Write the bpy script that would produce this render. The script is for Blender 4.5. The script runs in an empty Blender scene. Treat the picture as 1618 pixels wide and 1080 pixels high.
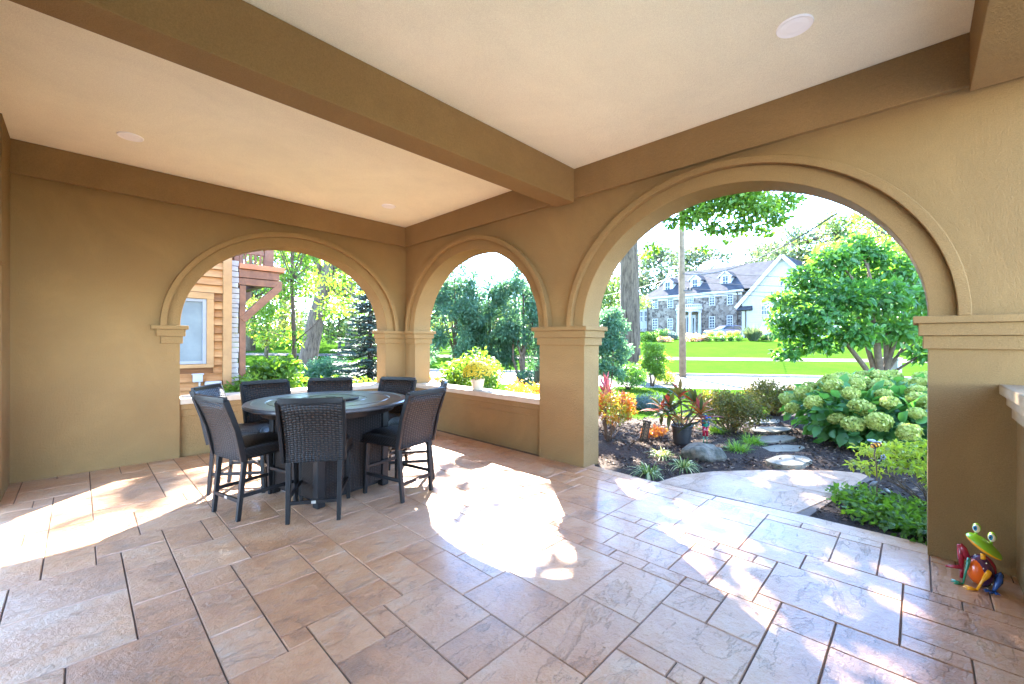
import bpy, math, random
import numpy as np
from mathutils import Matrix, Vector
random.seed(7); RNG = np.random.default_rng(11)
R = math.radians
SC = bpy.context.scene
COL = SC.collection

# ------------------------------------------------------------------ camera
CAM = Vector((-4.2, -6.81, 1.5)); YAW = 0.7692; FPX = 662.0; ROLL = 0.0039
FW = Vector((math.cos(YAW), math.sin(YAW), 0)); RT = Vector((math.sin(YAW), -math.cos(YAW), 0)); UP = Vector((0, 0, 1))
cd = bpy.data.cameras.new('camera'); cam = bpy.data.objects.new('camera', cd); COL.objects.link(cam)
cd.sensor_width = 36; cd.lens = 36 * FPX / 1618; cd.clip_start = 0.05; cd.clip_end = 2000
r2 = RT * math.cos(ROLL) + UP * math.sin(ROLL); u2 = UP * math.cos(ROLL) - RT * math.sin(ROLL)
cam.matrix_world = Matrix(((r2.x, u2.x, -FW.x, CAM.x), (r2.y, u2.y, -FW.y, CAM.y), (r2.z, u2.z, -FW.z, CAM.z), (0, 0, 0, 1)))
SC.camera = cam

# ------------------------------------------------------------------ light
SUN = Vector((0.886, 0.95, 1.0)).normalized()          # towards the sun
w = bpy.data.worlds.new('World'); SC.world = w; w.use_nodes = True
nt = w.node_tree; nt.nodes.clear()
sky = nt.nodes.new('ShaderNodeTexSky'); sky.sky_type = 'NISHITA'; sky.sun_disc = False
sky.sun_elevation = math.asin(SUN.z); sky.sun_rotation = math.atan2(SUN.x, SUN.y)
sky.air_density = 0.6; sky.dust_density = 0.0; sky.ozone_density = 2.5
bg = nt.nodes.new('ShaderNodeBackground'); bg.inputs['Strength'].default_value = 0.125
wo = nt.nodes.new('ShaderNodeOutputWorld')
nt.links.new(sky.outputs[0], bg.inputs[0]); nt.links.new(bg.outputs[0], wo.inputs[0])
sl = bpy.data.lights.new('sun', 'SUN'); so = bpy.data.objects.new('sun', sl); COL.objects.link(so)
sl.energy = 2.8; sl.angle = R(0.53); sl.color = (1.0, 0.94, 0.84)
so.rotation_euler = (-SUN).to_track_quat('-Z', 'Y').to_euler(); so.location = (6, 6, 14)
SC.view_settings.view_transform = 'Standard'; SC.view_settings.look = 'None'
SC.view_settings.exposure = 5.05; SC.view_settings.gamma = 1.0
cy = SC.cycles
cy.max_bounces = 10; cy.diffuse_bounces = 6; cy.glossy_bounces = 4; cy.transmission_bounces = 6; cy.transparent_max_bounces = 8
cy.sample_clamp_indirect = 6; cy.use_denoising = True

# ------------------------------------------------------------------ helpers
def nd(t, kind, **kw):
    n = t.nodes.new(kind)
    for k, v in kw.items(): setattr(n, k, v)
    return n
def ramp(t, src, stops):
    r = t.nodes.new('ShaderNodeValToRGB'); t.links.new(src, r.inputs[0]); e = r.color_ramp.elements
    e[0].position, e[0].color = stops[0][0], (*stops[0][1], 1)
    e[1].position, e[1].color = stops[-1][0], (*stops[-1][1], 1)
    for p, c in stops[1:-1]:
        q = e.new(p); q.color = (*c, 1)
    return r.outputs[0]
def noise(t, vec, scale, detail=4, rough=0.55, dist=0.0):
    n = nd(t, 'ShaderNodeTexNoise'); n.inputs['Scale'].default_value = scale; n.inputs['Detail'].default_value = detail
    n.inputs['Roughness'].default_value = rough; n.inputs['Distortion'].default_value = dist
    t.links.new(vec, n.inputs['Vector']); return n.outputs['Fac']
def mathn(t, op, a, b=None):
    n = nd(t, 'ShaderNodeMath', operation=op)
    for i, v in enumerate((a, b)):
        if v is None: continue
        if isinstance(v, (int, float)): n.inputs[i].default_value = v
        else: t.links.new(v, n.inputs[i])
    return n.outputs[0]
def mixc(t, fac, a, b, mode='MIX'):
    n = nd(t, 'ShaderNodeMix', data_type='RGBA', blend_type=mode)
    for i, v in ((0, fac), (6, a), (7, b)):
        if isinstance(v, (int, float)): n.inputs[i].default_value = v
        elif isinstance(v, tuple): n.inputs[i].default_value = (*v, 1)
        else: t.links.new(v, n.inputs[i])
    return n.outputs[2]
def newmat(name):
    m = bpy.data.materials.new(name); m.use_nodes = True; t = m.node_tree
    b = t.nodes['Principled BSDF']; tc = nd(t, 'ShaderNodeTexCoord')
    return m, t, b, tc.outputs['Object']
def bump(t, b, h, strength, dist=0.01):
    n = nd(t, 'ShaderNodeBump'); n.inputs['Strength'].default_value = strength; n.inputs['Distance'].default_value = dist
    t.links.new(h, n.inputs['Height']); t.links.new(n.outputs[0], b.inputs['Normal']); return n
def mat(name, c1, c2=None, scale=4, rough=0.7, spec=0.5, bumps=0, bscale=60, bdist=0.01, metal=0, detail=5, dist=0.0, stops=(0.35, 0.65), coat=0):
    m, t, b, v = newmat(name); c2 = c2 or tuple(x * 0.85 for x in c1)
    f = noise(t, v, scale, detail, 0.6, dist)
    t.links.new(ramp(t, f, [(stops[0], c1), (stops[1], c2)]), b.inputs['Base Color'])
    b.inputs['Roughness'].default_value = rough; b.inputs['Specular IOR Level'].default_value = spec; b.inputs['Metallic'].default_value = metal
    b.inputs['Coat Weight'].default_value = coat; b.inputs['Coat Roughness'].default_value = 0.1
    if bumps: bump(t, b, noise(t, v, bscale, 4, 0.6), bumps, bdist)
    return m
def leafmat(name, stops, trans=0.5, rough=0.45, tcol=(2.1, 1.9, 0.6), spec=0.35):
    """leaf hue differs leaf by leaf through the face attribute «rnd»"""
    m, t, b, v = newmat(name); a = nd(t, 'ShaderNodeAttribute', attribute_name='rnd')
    c = ramp(t, a.outputs['Fac'], stops)
    t.links.new(c, b.inputs['Base Color']); b.inputs['Roughness'].default_value = rough; b.inputs['Specular IOR Level'].default_value = spec
    tr = nd(t, 'ShaderNodeBsdfTranslucent'); t.links.new(mixc(t, 1.0, c, tcol, 'MULTIPLY'), tr.inputs[0])
    mx = nd(t, 'ShaderNodeMixShader'); mx.inputs[0].default_value = trans
    t.links.new(b.outputs[0], mx.inputs[1]); t.links.new(tr.outputs[0], mx.inputs[2])
    t.links.new(mx.outputs[0], t.nodes['Material Output'].inputs[0]); return m

def tag(o, label=None, cat=None, group=None, kind=None):
    if label: o['label'] = label
    if cat: o['category'] = cat
    if group: o['group'] = group
    if kind: o['kind'] = kind
    return o
def thing(name, label, cat, loc=(0, 0, 0), rz=0, group=None):
    o = bpy.data.objects.new(name, None); COL.objects.link(o); o.empty_display_size = 0.2
    o.location = loc; o.rotation_euler = (0, 0, rz); return tag(o, label, cat, group)
def copy_tree(o, parent=None):
    c = o.copy(); COL.objects.link(c)
    if parent: c.parent = parent
    for ch in list(o.children): copy_tree(ch, c)
    return c
class MB:
    """collects shapes, then links them as one mesh object"""
    def __init__(s): s.v = []; s.f = []; s.m = []; s.mi = 0
    def add(s, vs, fs):
        k = len(s.v); s.v += [tuple(p) for p in vs]; s.f += [tuple(i + k for i in f) for f in fs]; s.m += [s.mi] * len(fs); return s
    def box(s, x0, y0, z0, x1, y1, z1, M=None):
        vs = [Vector((x, y, z)) for z in (z0, z1) for y in (y0, y1) for x in (x0, x1)]
        if M: vs = [M @ p for p in vs]
        return s.add(vs, [(0, 2, 3, 1), (4, 5, 7, 6), (0, 1, 5, 4), (2, 6, 7, 3), (0, 4, 6, 2), (1, 3, 7, 5)])
    def bar(s, a, b, wx, wy=None, up=(0, 0, 1), w1=None):
        a = Vector(a); b = Vector(b); wy = wy or wx; d = (b - a).normalized(); u = Vector(up)
        if abs(d.dot(u)) > 0.95: u = Vector((0, 1, 0))
        x = d.cross(u).normalized(); y = x.cross(d); k = w1 or 1
        vs = [p + x * (i * wx / 2 * q) + y * (j * wy / 2 * q) for p, q in ((a, 1), (b, k)) for j in (-1, 1) for i in (-1, 1)]
        return s.add(vs, [(0, 2, 3, 1), (4, 5, 7, 6), (0, 1, 5, 4), (2, 6, 7, 3), (0, 4, 6, 2), (1, 3, 7, 5)])
    def tube(s, pts, rad, n=8, cap=True, flat=1.0):
        pts = [Vector(p) for p in pts]
        if isinstance(rad, (int, float)): rad = [rad] * len(pts)
        vs = []; ref = Vector((0.13, 0.91, 0.39))
        for i, p in enumerate(pts):
            d = (pts[min(i + 1, len(pts) - 1)] - pts[max(i - 1, 0)]).normalized()
            if abs(d.dot(ref)) > 0.97: ref = Vector((1, 0.1, 0))
            x = (ref - d * ref.dot(d)).normalized(); y = d.cross(x)
            for k in range(n):
                t = 2 * math.pi * k / n; vs.append(p + (x * math.cos(t) + y * (math.sin(t) * flat)) * rad[i])
        fs = [(i * n + k, i * n + (k + 1) % n, (i + 1) * n + (k + 1) % n, (i + 1) * n + k) for i in range(len(pts) - 1) for k in range(n)]
        if cap: fs += [tuple(range(n - 1, -1, -1)), tuple((len(pts) - 1) * n + k for k in range(n))]
        return s.add(vs, fs)
    def lathe(s, prof, n=32, c=(0, 0, 0), M=None):
        vs = [Vector((c[0] + r * math.cos(2 * math.pi * k / n), c[1] + r * math.sin(2 * math.pi * k / n), c[2] + z)) for r, z in prof for k in range(n)]
        if M: vs = [M @ p for p in vs]
        fs = [(i * n + k, i * n + (k + 1) % n, (i + 1) * n + (k + 1) % n, (i + 1) * n + k) for i in range(len(prof) - 1) for k in range(n)]
        if prof[0][0] > 1e-4: fs.append(tuple(range(n - 1, -1, -1)))
        if prof[-1][0] > 1e-4: fs.append(tuple((len(prof) - 1) * n + k for k in range(n)))
        return s.add(vs, fs)
    def ball(s, c, r, n=16, M=None):
        r = r if isinstance(r, (tuple, list)) else (r, r, r); m = n // 2; vs = []
        for i in range(m + 1):
            t = math.pi * i / m
            for k in range(n):
                p = 2 * math.pi * k / n; q = Vector((r[0] * math.sin(t) * math.cos(p), r[1] * math.sin(t) * math.sin(p), -r[2] * math.cos(t)))
                vs.append((M @ q if M else q) + Vector(c))
        return s.add(vs, [(i * n + k, i * n + (k + 1) % n, (i + 1) * n + (k + 1) % n, (i + 1) * n + k) for i in range(m) for k in range(n)])
    def poly(s, pts, z0, z1):
        n = len(pts); vs = [(x, y, z0) for x, y in pts] + [(x, y, z1) for x, y in pts]
        return s.add(vs, [tuple(range(n - 1, -1, -1)), tuple(range(n, 2 * n))] + [(i, (i + 1) % n, n + (i + 1) % n, n + i) for i in range(n)])
    def build(s, name, mats, parent=None, smooth=False, bevel=0, merge=False, seg=2, attr=None):
        me = bpy.data.meshes.new(name); me.from_pydata(s.v, [], s.f)
        for m in (mats if isinstance(mats, (list, tuple)) else [mats]): me.materials.append(m)
        me.polygons.foreach_set('material_index', s.m)
        if attr is not None:
            a = me.attributes.new('rnd', 'FLOAT', 'FACE'); a.data.foreach_set('value', attr)
        if smooth: me.polygons.foreach_set('use_smooth', [True] * len(s.f))
        me.update(); o = bpy.data.objects.new(name, me); COL.objects.link(o)
        if parent: o.parent = parent
        if merge:
            q = o.modifiers.new('weld', 'WELD'); q.merge_threshold = 0.0005
        if bevel:
            b = o.modifiers.new('bevel', 'BEVEL'); b.width = bevel; b.segments = seg; b.limit_method = 'ANGLE'; b.angle_limit = R(35)
            me.polygons.foreach_set('use_smooth', [True] * len(s.f)); n = o.modifiers.new('wn', 'WEIGHTED_NORMAL')
        return o
def PX(x, y, z=0.0):
    """the point at height z under a spot of the survey photo (used once, to lay things out in metres)"""
    y -= ROLL * (x - 809); d = FW + RT * ((x - 809) / FPX) + UP * (-(y - 540) / FPX); t = (z - CAM.z) / d.z; return CAM + d * t
def PD(x, y, t):
    y -= ROLL * (x - 809); return CAM + (FW + RT * ((x - 809) / FPX) + UP * (-(y - 540) / FPX)) * t
def npmesh(name, V, F, mats, parent=None, rnd=None, smooth=False):
    """V (n,3), F (m,k) arrays -> one mesh object"""
    me = bpy.data.meshes.new(name); k = F.shape[1]
    me.vertices.add(len(V)); me.vertices.foreach_set('co', V.astype(np.float32).ravel())
    me.loops.add(F.size); me.loops.foreach_set('vertex_index', F.astype(np.int32).ravel())
    me.polygons.add(len(F)); me.polygons.foreach_set('loop_start', np.arange(len(F), dtype=np.int32) * k)
    me.polygons.foreach_set('loop_total', np.full(len(F), k, dtype=np.int32))
    me.materials.append(mats)
    if rnd is not None:
        a = me.attributes.new('rnd', 'FLOAT', 'FACE'); a.data.foreach_set('value', rnd.astype(np.float32))
    if smooth: me.polygons.foreach_set('use_smooth', np.ones(len(F), dtype=bool))
    me.update(calc_edges=True); me.validate()
    o = bpy.data.objects.new(name, me); COL.objects.link(o)
    if parent: o.parent = parent
    return o
def unit(a): return a / np.maximum(np.linalg.norm(a, axis=1, keepdims=True), 1e-9)
Q4 = np.array([(0, 0, 0), (0.45, 0.5, 0.12), (1, 0, -0.05), (0.45, -0.5, 0.12)]), np.array([(0, 3, 2, 1)])
Q8 = np.array([(0, 0, 0), (0.25, 0.38, 0.09), (0.6, 0.46, 0.07), (1, 0, -0.14), (0.6, -0.46, 0.07), (0.25, -0.38, 0.09), (0.3, 0, 0.0), (0.65, 0, -0.02)]), \
     np.array([(0, 6, 1, 1), (6, 7, 2, 1), (7, 3, 2, 2), (0, 5, 6, 6), (6, 5, 4, 7), (7, 4, 3, 3)])
def leaves(name, P, D, N, L, W, m, parent=None, shape=Q4, rnd=None):
    """one leaf-shaped face (or a few) at every point P, along D, facing N"""
    n = len(P); D = unit(D); S = unit(np.cross(N, D)); N = np.cross(D, S); T, Fc = shape
    L = np.broadcast_to(L, (n,))[:, None]; W = np.broadcast_to(W, (n,))[:, None]
    V = np.concatenate([(P + D * (u * L) + S * (v * W) + N * (h * L))[:, None, :] for u, v, h in T], 1).reshape(-1, 3)
    k = len(T); rnd = RNG.random(n) if rnd is None else rnd
    if shape is Q8:
        me = bpy.data.meshes.new(name); tris = []
        for f in Fc:
            q = list(dict.fromkeys(f)); tris += [q] if len(q) == 3 else [q[:3], [q[0], q[2], q[3]]]
        tris = np.array(tris); F = (np.arange(n)[:, None, None] * k + tris[None]).reshape(-1, 3)
        return npmesh(name, V, F, m, parent, np.repeat(rnd, len(tris)), True)
    F = (np.arange(n)[:, None, None] * k + Fc[None]).reshape(-1, 4)
    return npmesh(name, V, F, m, parent, np.repeat(rnd, len(Fc)))
def cloud(clumps, n, up=0.5, out=0.7, shell=0.55):
    """n points in the ellipsoids «clumps» (centre, radii); leaf directions and normals"""
    w = np.array([max(r[0] * r[1], r[0] * r[2]) for c, r in clumps]); idx = RNG.choice(len(clumps), n, p=w / w.sum())
    C = np.array([c for c, r in clumps], float)[idx]; Rr = np.array([r for c, r in clumps], float)[idx]
    d = unit(RNG.normal(size=(n, 3))); rr = RNG.random(n) ** shell
    P = C + d * Rr * rr[:, None]
    D = unit(d * out + RNG.normal(size=(n, 3)) * 0.6 + np.array([0, 0, -0.25])); N = unit(RNG.normal(size=(n, 3)) * 0.7 + np.array([0, 0, up]) + d * 0.5)
    cl = RNG.random(len(clumps))[idx]; rnd = np.clip(0.55 * RNG.random(n) + 0.45 * cl, 0, 1)
    return P, D, N, rnd
def blades(name, B, D, L, W, droop, m, parent=None, seg=4, rnd=None, lift=1.0):
    """arching strap leaves from points B"""
    n = len(B); D = unit(D); S = unit(np.cross(D, np.tile((0, 0, 1.0), (n, 1)) + RNG.normal(size=(n, 3)) * 0.15))
    L = np.broadcast_to(L, (n,))[:, None]; W = np.broadcast_to(W, (n,))[:, None]; droop = np.broadcast_to(droop, (n,))[:, None]; V = []
    for i in range(seg + 1):
        t = i / seg; p = B + D * (L * t) + np.array([0, 0, -1.0]) * (droop * L * t * t)
        wd = W * (0.55 + 0.9 * t if t < 0.5 else 2.0 * (1 - t) + 0.02) * 0.5
        V += [p - S * wd, p + S * wd]
    V = np.stack(V, 1).reshape(-1, 3); k = 2 * (seg + 1)
    Fc = np.array([(2 * i, 2 * i + 1, 2 * i + 3, 2 * i + 2) for i in range(seg)])
    F = (np.arange(n)[:, None, None] * k + Fc[None]).reshape(-1, 4)
    rnd = RNG.random(n) if rnd is None else rnd
    return npmesh(name, V, F, m, parent, np.repeat(rnd, seg), True)

# ------------------------------------------------------------------ materials
def stucco(name, c1, c2):
    m, t, b, v = newmat(name)
    f = noise(t, v, 0.9, 7, 0.7, 0.6); g = noise(t, v, 150, 3, 0.7); h = noise(t, v, 45, 5, 0.75)
    c = ramp(t, f, [(0.32, tuple(x * 0.9 for x in c2)), (0.5, c2), (0.68, tuple(min(1, x * 1.07) for x in c1))])
    c = mixc(t, 0.4, c, ramp(t, g, [(0.3, tuple(x * 0.62 for x in c1)), (0.7, tuple(min(1, x * 1.3) for x in c1))]))
    t.links.new(c, b.inputs['Base Color']); b.inputs['Roughness'].default_value = 0.88; b.inputs['Specular IOR Level'].default_value = 0.25
    bump(t, b, mathn(t, 'ADD', g, mathn(t, 'MULTIPLY', h, 1.2)), 0.6, 0.012); return m
M_WALL = stucco('tan stucco', (0.25, 0.145, 0.053), (0.22, 0.126, 0.046))
M_CEIL = stucco('cream plaster', (0.91, 0.82, 0.60), (0.895, 0.805, 0.585))
def slate(nm='stamped concrete', cs=((0.25, 0.115, 0.052), (0.45, 0.195, 0.075), (0.53, 0.26, 0.115), (0.52, 0.33, 0.20)), cb=(0.46, 0.325, 0.235), coat=0.3, rg=0.25):
    m, t, b, v = newmat(nm); a = nd(t, 'ShaderNodeAttribute', attribute_name='rnd').outputs['Fac']
    off = nd(t, 'ShaderNodeCombineXYZ'); t.links.new(mathn(t, 'MULTIPLY', a, 37.0), off.inputs[0]); t.links.new(mathn(t, 'MULTIPLY', a, 91.0), off.inputs[1])
    va = nd(t, 'ShaderNodeVectorMath', operation='ADD'); t.links.new(v, va.inputs[0]); t.links.new(off.outputs[0], va.inputs[1]); p = va.outputs[0]
    big = noise(t, v, 0.55, 3, 0.5); mid = noise(t, p, 2.6, 6, 0.65, 0.25); fine = noise(t, p, 11, 7, 0.72, 0.0)
    k = mathn(t, 'ADD', mathn(t, 'MULTIPLY', mid, 0.75), mathn(t, 'ADD', mathn(t, 'MULTIPLY', a, 0.16), mathn(t, 'MULTIPLY', fine, 0.22)))
    c = ramp(t, k, list(zip((0.36, 0.5, 0.62, 0.78), cs)))
    c = mixc(t, ramp(t, big, [(0.42, (0, 0, 0)), (0.66, (0.6, 0.6, 0.6))]), c, cb)
    t.links.new(mathn(t, 'ADD', mathn(t, 'MULTIPLY', fine, 0.25), rg), b.inputs['Roughness'])
    b.inputs['Specular IOR Level'].default_value = 0.6; b.inputs['Coat Weight'].default_value = coat; b.inputs['Coat Roughness'].default_value = 0.2; b.inputs['Coat IOR'].default_value = 1.65
    # slate clefts: long torn ridges
    st = nd(t, 'ShaderNodeMapping'); st.inputs['Rotation'].default_value = (0, 0, 0.6); st.inputs['Scale'].default_value = (1.0, 2.4, 1.0); t.links.new(p, st.inputs[0])
    r1 = noise(t, st.outputs[0], 1.3, 8, 0.66, 0.35)
    step = ramp(t, r1, [(0.36, (0, 0, 0)), (0.405, (0.30,) * 3), (0.415, (0.55,) * 3), (0.57, (0.62,) * 3), (0.58, (0.95,) * 3), (0.66, (1, 1, 1))])
    vein = ramp(t, r1, [(0.395, (1, 1, 1)), (0.408, (0.45, 0.42, 0.40)), (0.42, (1, 1, 1)), (0.565, (1, 1, 1)), (0.577, (0.55, 0.52, 0.50)), (0.588, (1.0, 1.0, 1.0)), (0.63, (1, 1, 1))])
    t.links.new(mixc(t, 0.16, c, vein, 'MULTIPLY'), b.inputs['Base Color'])
    hgt = mathn(t, 'ADD', mathn(t, 'MULTIPLY', step, 0.5), mathn(t, 'ADD', mathn(t, 'MULTIPLY', mid, 0.5), mathn(t, 'MULTIPLY', fine, 0.5)))
    bump(t, b, hgt, 1.0, 0.045); return m
M_SLATE = slate(); M_PATH = slate('buff stamped concrete', ((0.27, 0.15, 0.08), (0.36, 0.205, 0.11), (0.41, 0.25, 0.145), (0.38, 0.25, 0.16)), (0.36, 0.225, 0.135), 0.15, 0.5)
M_JOINT = mat('dark joint', (0.13, 0.082, 0.052), (0.075, 0.05, 0.034), 9, 0.8, bumps=0.3, bscale=90)
M_METAL = mat('bronze metal', (0.008, 0.0065, 0.006), (0.011, 0.009, 0.008), 8, 0.4, 0.22, bumps=0.05, bscale=200)
M_TOP = mat('table metal', (0.04, 0.04, 0.043), (0.065, 0.063, 0.063), 5, 0.28, 0.7, bumps=0.25, bscale=45, bdist=0.004)
def wicker():
    m, t, b, v = newmat('woven resin')
    sx = nd(t, 'ShaderNodeSeparateXYZ'); t.links.new(v, sx.inputs[0]); X, Y, Z = sx.outputs
    u = mathn(t, 'MULTIPLY', X, 70.0); q = mathn(t, 'MULTIPLY', mathn(t, 'ADD', Z, mathn(t, 'MULTIPLY', Y, 0.9)), 70.0)
    su = mathn(t, 'ABSOLUTE', mathn(t, 'SINE', mathn(t, 'MULTIPLY', u, math.pi / 2))); sq = mathn(t, 'ABSOLUTE', mathn(t, 'SINE', mathn(t, 'MULTIPLY', q, math.pi)))
    par = mathn(t, 'MODULO', mathn(t, 'ABSOLUTE', mathn(t, 'ADD', mathn(t, 'FLOOR', mathn(t, 'MULTIPLY', u, 0.5)), mathn(t, 'FLOOR', q))), 2.0)
    h = mathn(t, 'MULTIPLY', sq, mathn(t, 'ADD', mathn(t, 'MULTIPLY', su, 0.7), mathn(t, 'MULTIPLY', par, 0.3)))
    t.links.new(ramp(t, h, [(0.1, (0.004, 0.003, 0.002)), (0.45, (0.012, 0.007, 0.005)), (0.9, (0.036, 0.021, 0.013))]), b.inputs['Base Color'])
    b.inputs['Roughness'].default_value = 0.48; b.inputs['Specular IOR Level'].default_value = 0.25
    bump(t, b, h, 0.9, 0.006); return m
M_WICK = wicker()
M_LAMP = mat('white lamp trim', (0.90, 0.87, 0.84), (0.88, 0.85, 0.82), 5, 0.5)
M_LENS = mat('opal lens', (0.92, 0.90, 0.88), (0.91, 0.89, 0.87), 5, 0.35)
M_PALE = mat('pale painted wood', (0.80, 0.78, 0.70), (0.74, 0.72, 0.64), 3, 0.5, bumps=0.05)
M_PLATE = mat('brushed plate', (0.6, 0.58, 0.5), None, 5, 0.3, metal=0.8)

# ------------------------------------------------------------------ ground, road, lawns
RN = Vector((0.835, 0.55, 0)); RD = Vector((0.55, -0.835, 0))    # across and along the street
def gz(s):
    return -0.03 if s < 13.2 else (-0.03 + 0.083 * (s - 13.2) if s < 31.2 else (1.464 + 0.062 * (s - 31.2) if s < 60 else 3.25))
def SP(s, d, dz=0.0): p = RN * s + RD * d; return (p.x, p.y, gz(s) + dz)
def lawnmat(name, a, b2, c3):
    m, t, b, v = newmat(name); f = noise(t, v, 0.35, 4); g = noise(t, v, 40, 3, 0.7)
    c = ramp(t, f, [(0.3, a), (0.6, b2), (0.8, c3)]); c = mixc(t, 0.45, c, ramp(t, g, [(0.3, tuple(x * 0.4 for x in a)), (0.7, c3)])); c = mixc(t, 0.6, c, ramp(t, noise(t, v, 1.3, 7, 0.8), [(0.3, (0.45, 0.52, 0.45)), (0.5, (0.85, 0.88, 0.85)), (0.7, (1.1, 1.0, 0.9))]), 'MULTIPLY')
    t.links.new(c, b.inputs['Base Color']); b.inputs['Roughness'].default_value = 1.0; b.inputs['Specular IOR Level'].default_value = 0.0
    bump(t, b, noise(t, v, 55, 3, 0.7), 0.5, 0.03); return m
M_LAWN = lawnmat('lawn', (0.025, 0.066, 0.008), (0.036, 0.086, 0.009), (0.052, 0.10, 0.012))
M_ROAD = mat('weathered asphalt', (0.10, 0.097, 0.09), (0.13, 0.126, 0.118), 3, 0.9, 0.2, bumps=0.4, bscale=120)
M_KERB = mat('kerb concrete', (0.30, 0.28, 0.25), (0.22, 0.205, 0.18), 3, 0.9, 0.2, bumps=0.3, bscale=70)
M_MULCH = mat('mulch', (0.026, 0.018, 0.014), (0.06, 0.042, 0.032), 28, 0.95, 0.15, bumps=1.0, bscale=45, bdist=0.03)
M_CHIP = leafmat('bark chips', [(0, (0.02, 0.013, 0.01)), (0.6, (0.075, 0.05, 0.036)), (0.9, (0.16, 0.11, 0.075)), (1, (0.27, 0.20, 0.14))], 0.0, 0.9, spec=0.1)

def ground():
    b = MB(); S = [-260, -40, 7.7, 13.2, 19, 25, 31.2, 40, 50, 60, 120, 700]; Dd = list(np.linspace(-500, 500, 11))
    for s in S: b.v += [SP(s, d) for d in Dd]
    n = len(Dd); b.f = [(i * n + j, i * n + j + 1, (i + 1) * n + j + 1, (i + 1) * n + j) for i in range(len(S) - 1) for j in range(n - 1)]; b.m = [0] * len(b.f)
    tag(b.build('ground', M_LAWN), kind='structure')
    b = MB(); b.v = [SP(s, d, 0.006) for s in (7.75, 13.15) for d in (-150, -30, -10, 0, 10, 30, 150)]
    b.f = [(i, i + 1, i + 8, i + 7) for i in range(6)]; b.m = [0] * 6
    tag(b.build('road', M_ROAD), kind='structure')
    b = MB()
    for s0, s1, h in ((7.55, 7.75, 0.012), (13.15, 13.4, 0.11)):
        for k in range(-40, 40):
            p = [SP(13.0 if s0 > 8 else 7, d)[:2] for d in (k * 3, k * 3 + 2.98)]
            q = [RN * s + RD * d for s, d in ((s0, k * 3), (s1, k * 3), (s1, k * 3 + 2.985), (s0, k * 3 + 2.985))]
            b.poly([(v.x, v.y) for v in q], -0.12, h - 0.03)
    tag(b.build('kerb', M_KERB), kind='structure')
    b = MB(); b.v = [SP(s, d, 0.02) for s in (19.0, 20.5) for d in (-150, 150)]; b.f = [(0, 1, 3, 2)]; b.m = [0]
    tag(b.build('sidewalk', mat('old sidewalk', (0.085, 0.075, 0.06), (0.055, 0.05, 0.04), 2, 0.95, 0.1)), kind='structure')
ground()

# ------------------------------------------------------------------ patio: stamped slabs
def clip(poly, ref):
    out = poly; n = len(ref)
    for i in range(n):
        a, b = ref[i], ref[(i + 1) % n]; res = []
        side = lambda p: (b[0] - a[0]) * (p[1] - a[1]) - (b[1] - a[1]) * (p[0] - a[0])
        for j in range(len(out)):
            p, q = out[j], out[(j + 1) % len(out)]; sp, sq = side(p), side(q)
            if sp >= 0: res.append(p)
            if (sp >= 0) != (sq >= 0):
                t = sp / (sp - sq); res.append((p[0] + (q[0] - p[0]) * t, p[1] + (q[1] - p[1]) * t))
        out = res
        if len(out) < 3: return []
    return out
def ashlar(x0, y0, nx, ny, u, rs):
    occ = np.zeros((nx, ny), bool); out = []
    sizes = [(4, 4), (4, 3), (3, 4), (5, 2), (2, 4), (5, 4), (4, 5), (5, 3), (4, 2), (2, 4), (3, 2), (2, 3), (2, 2), (1, 2), (2, 1), (1, 1)]; wt = [13, 10, 10, 5, 5, 8, 7, 7, 6, 5, 4, 4, 2, 0.05, 0.05, 0.01]
    for j in range(ny):
        for i in range(nx):
            if occ[i, j]: continue
            c = [(s, k) for s, k in zip(sizes, wt) if i + s[0] <= nx and j + s[1] <= ny and not occ[i:i + s[0], j:j + s[1]].any()]
            s = rs.choices([q[0] for q in c], [q[1] for q in c])[0]; occ[i:i + s[0], j:j + s[1]] = True
            out.append((x0 + i * u, y0 + j * u, x0 + (i + s[0]) * u, y0 + (j + s[1]) * u))
    return out
def inset(poly, d):
    n = len(poly); out = []
    for i in range(n):
        p0, p1, p2 = (Vector(poly[k % n]) for k in (i - 1, i, i + 1)); e1 = (p1 - p0); e2 = (p2 - p1)
        if e1.length < 1e-5 or e2.length < 1e-5: continue
        e1.normalize(); e2.normalize(); n1 = Vector((-e1.y, e1.x)); n2 = Vector((-e2.y, e2.x)); k = 1 + n1.dot(n2)
        if k < 0.15: continue
        q = p1 + (n1 + n2) * (d / k); out.append((q.x, q.y))
    return out
def area(p): return 0.5 * sum(p[i][0] * p[(i + 1) % len(p)][1] - p[(i + 1) % len(p)][0] * p[i][1] for i in range(len(p)))
MAIN = [(-9.0, -7.62), (0.24, -7.62), (0.21, -6.14), (0.13, -4.75), (0.16, -4.0), (0.3, 0.0), (-9.0, 0.0)]
LAND = [(0.135, -4.79), (0.57, -4.88), (0.97, -5.09), (1.39, -5.45), (1.75, -5.8), (2.02, -6.12), (2.12, -6.34), (1.98, -6.47), (1.2, -6.28), (0.215, -6.13)][::-1]
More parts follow.
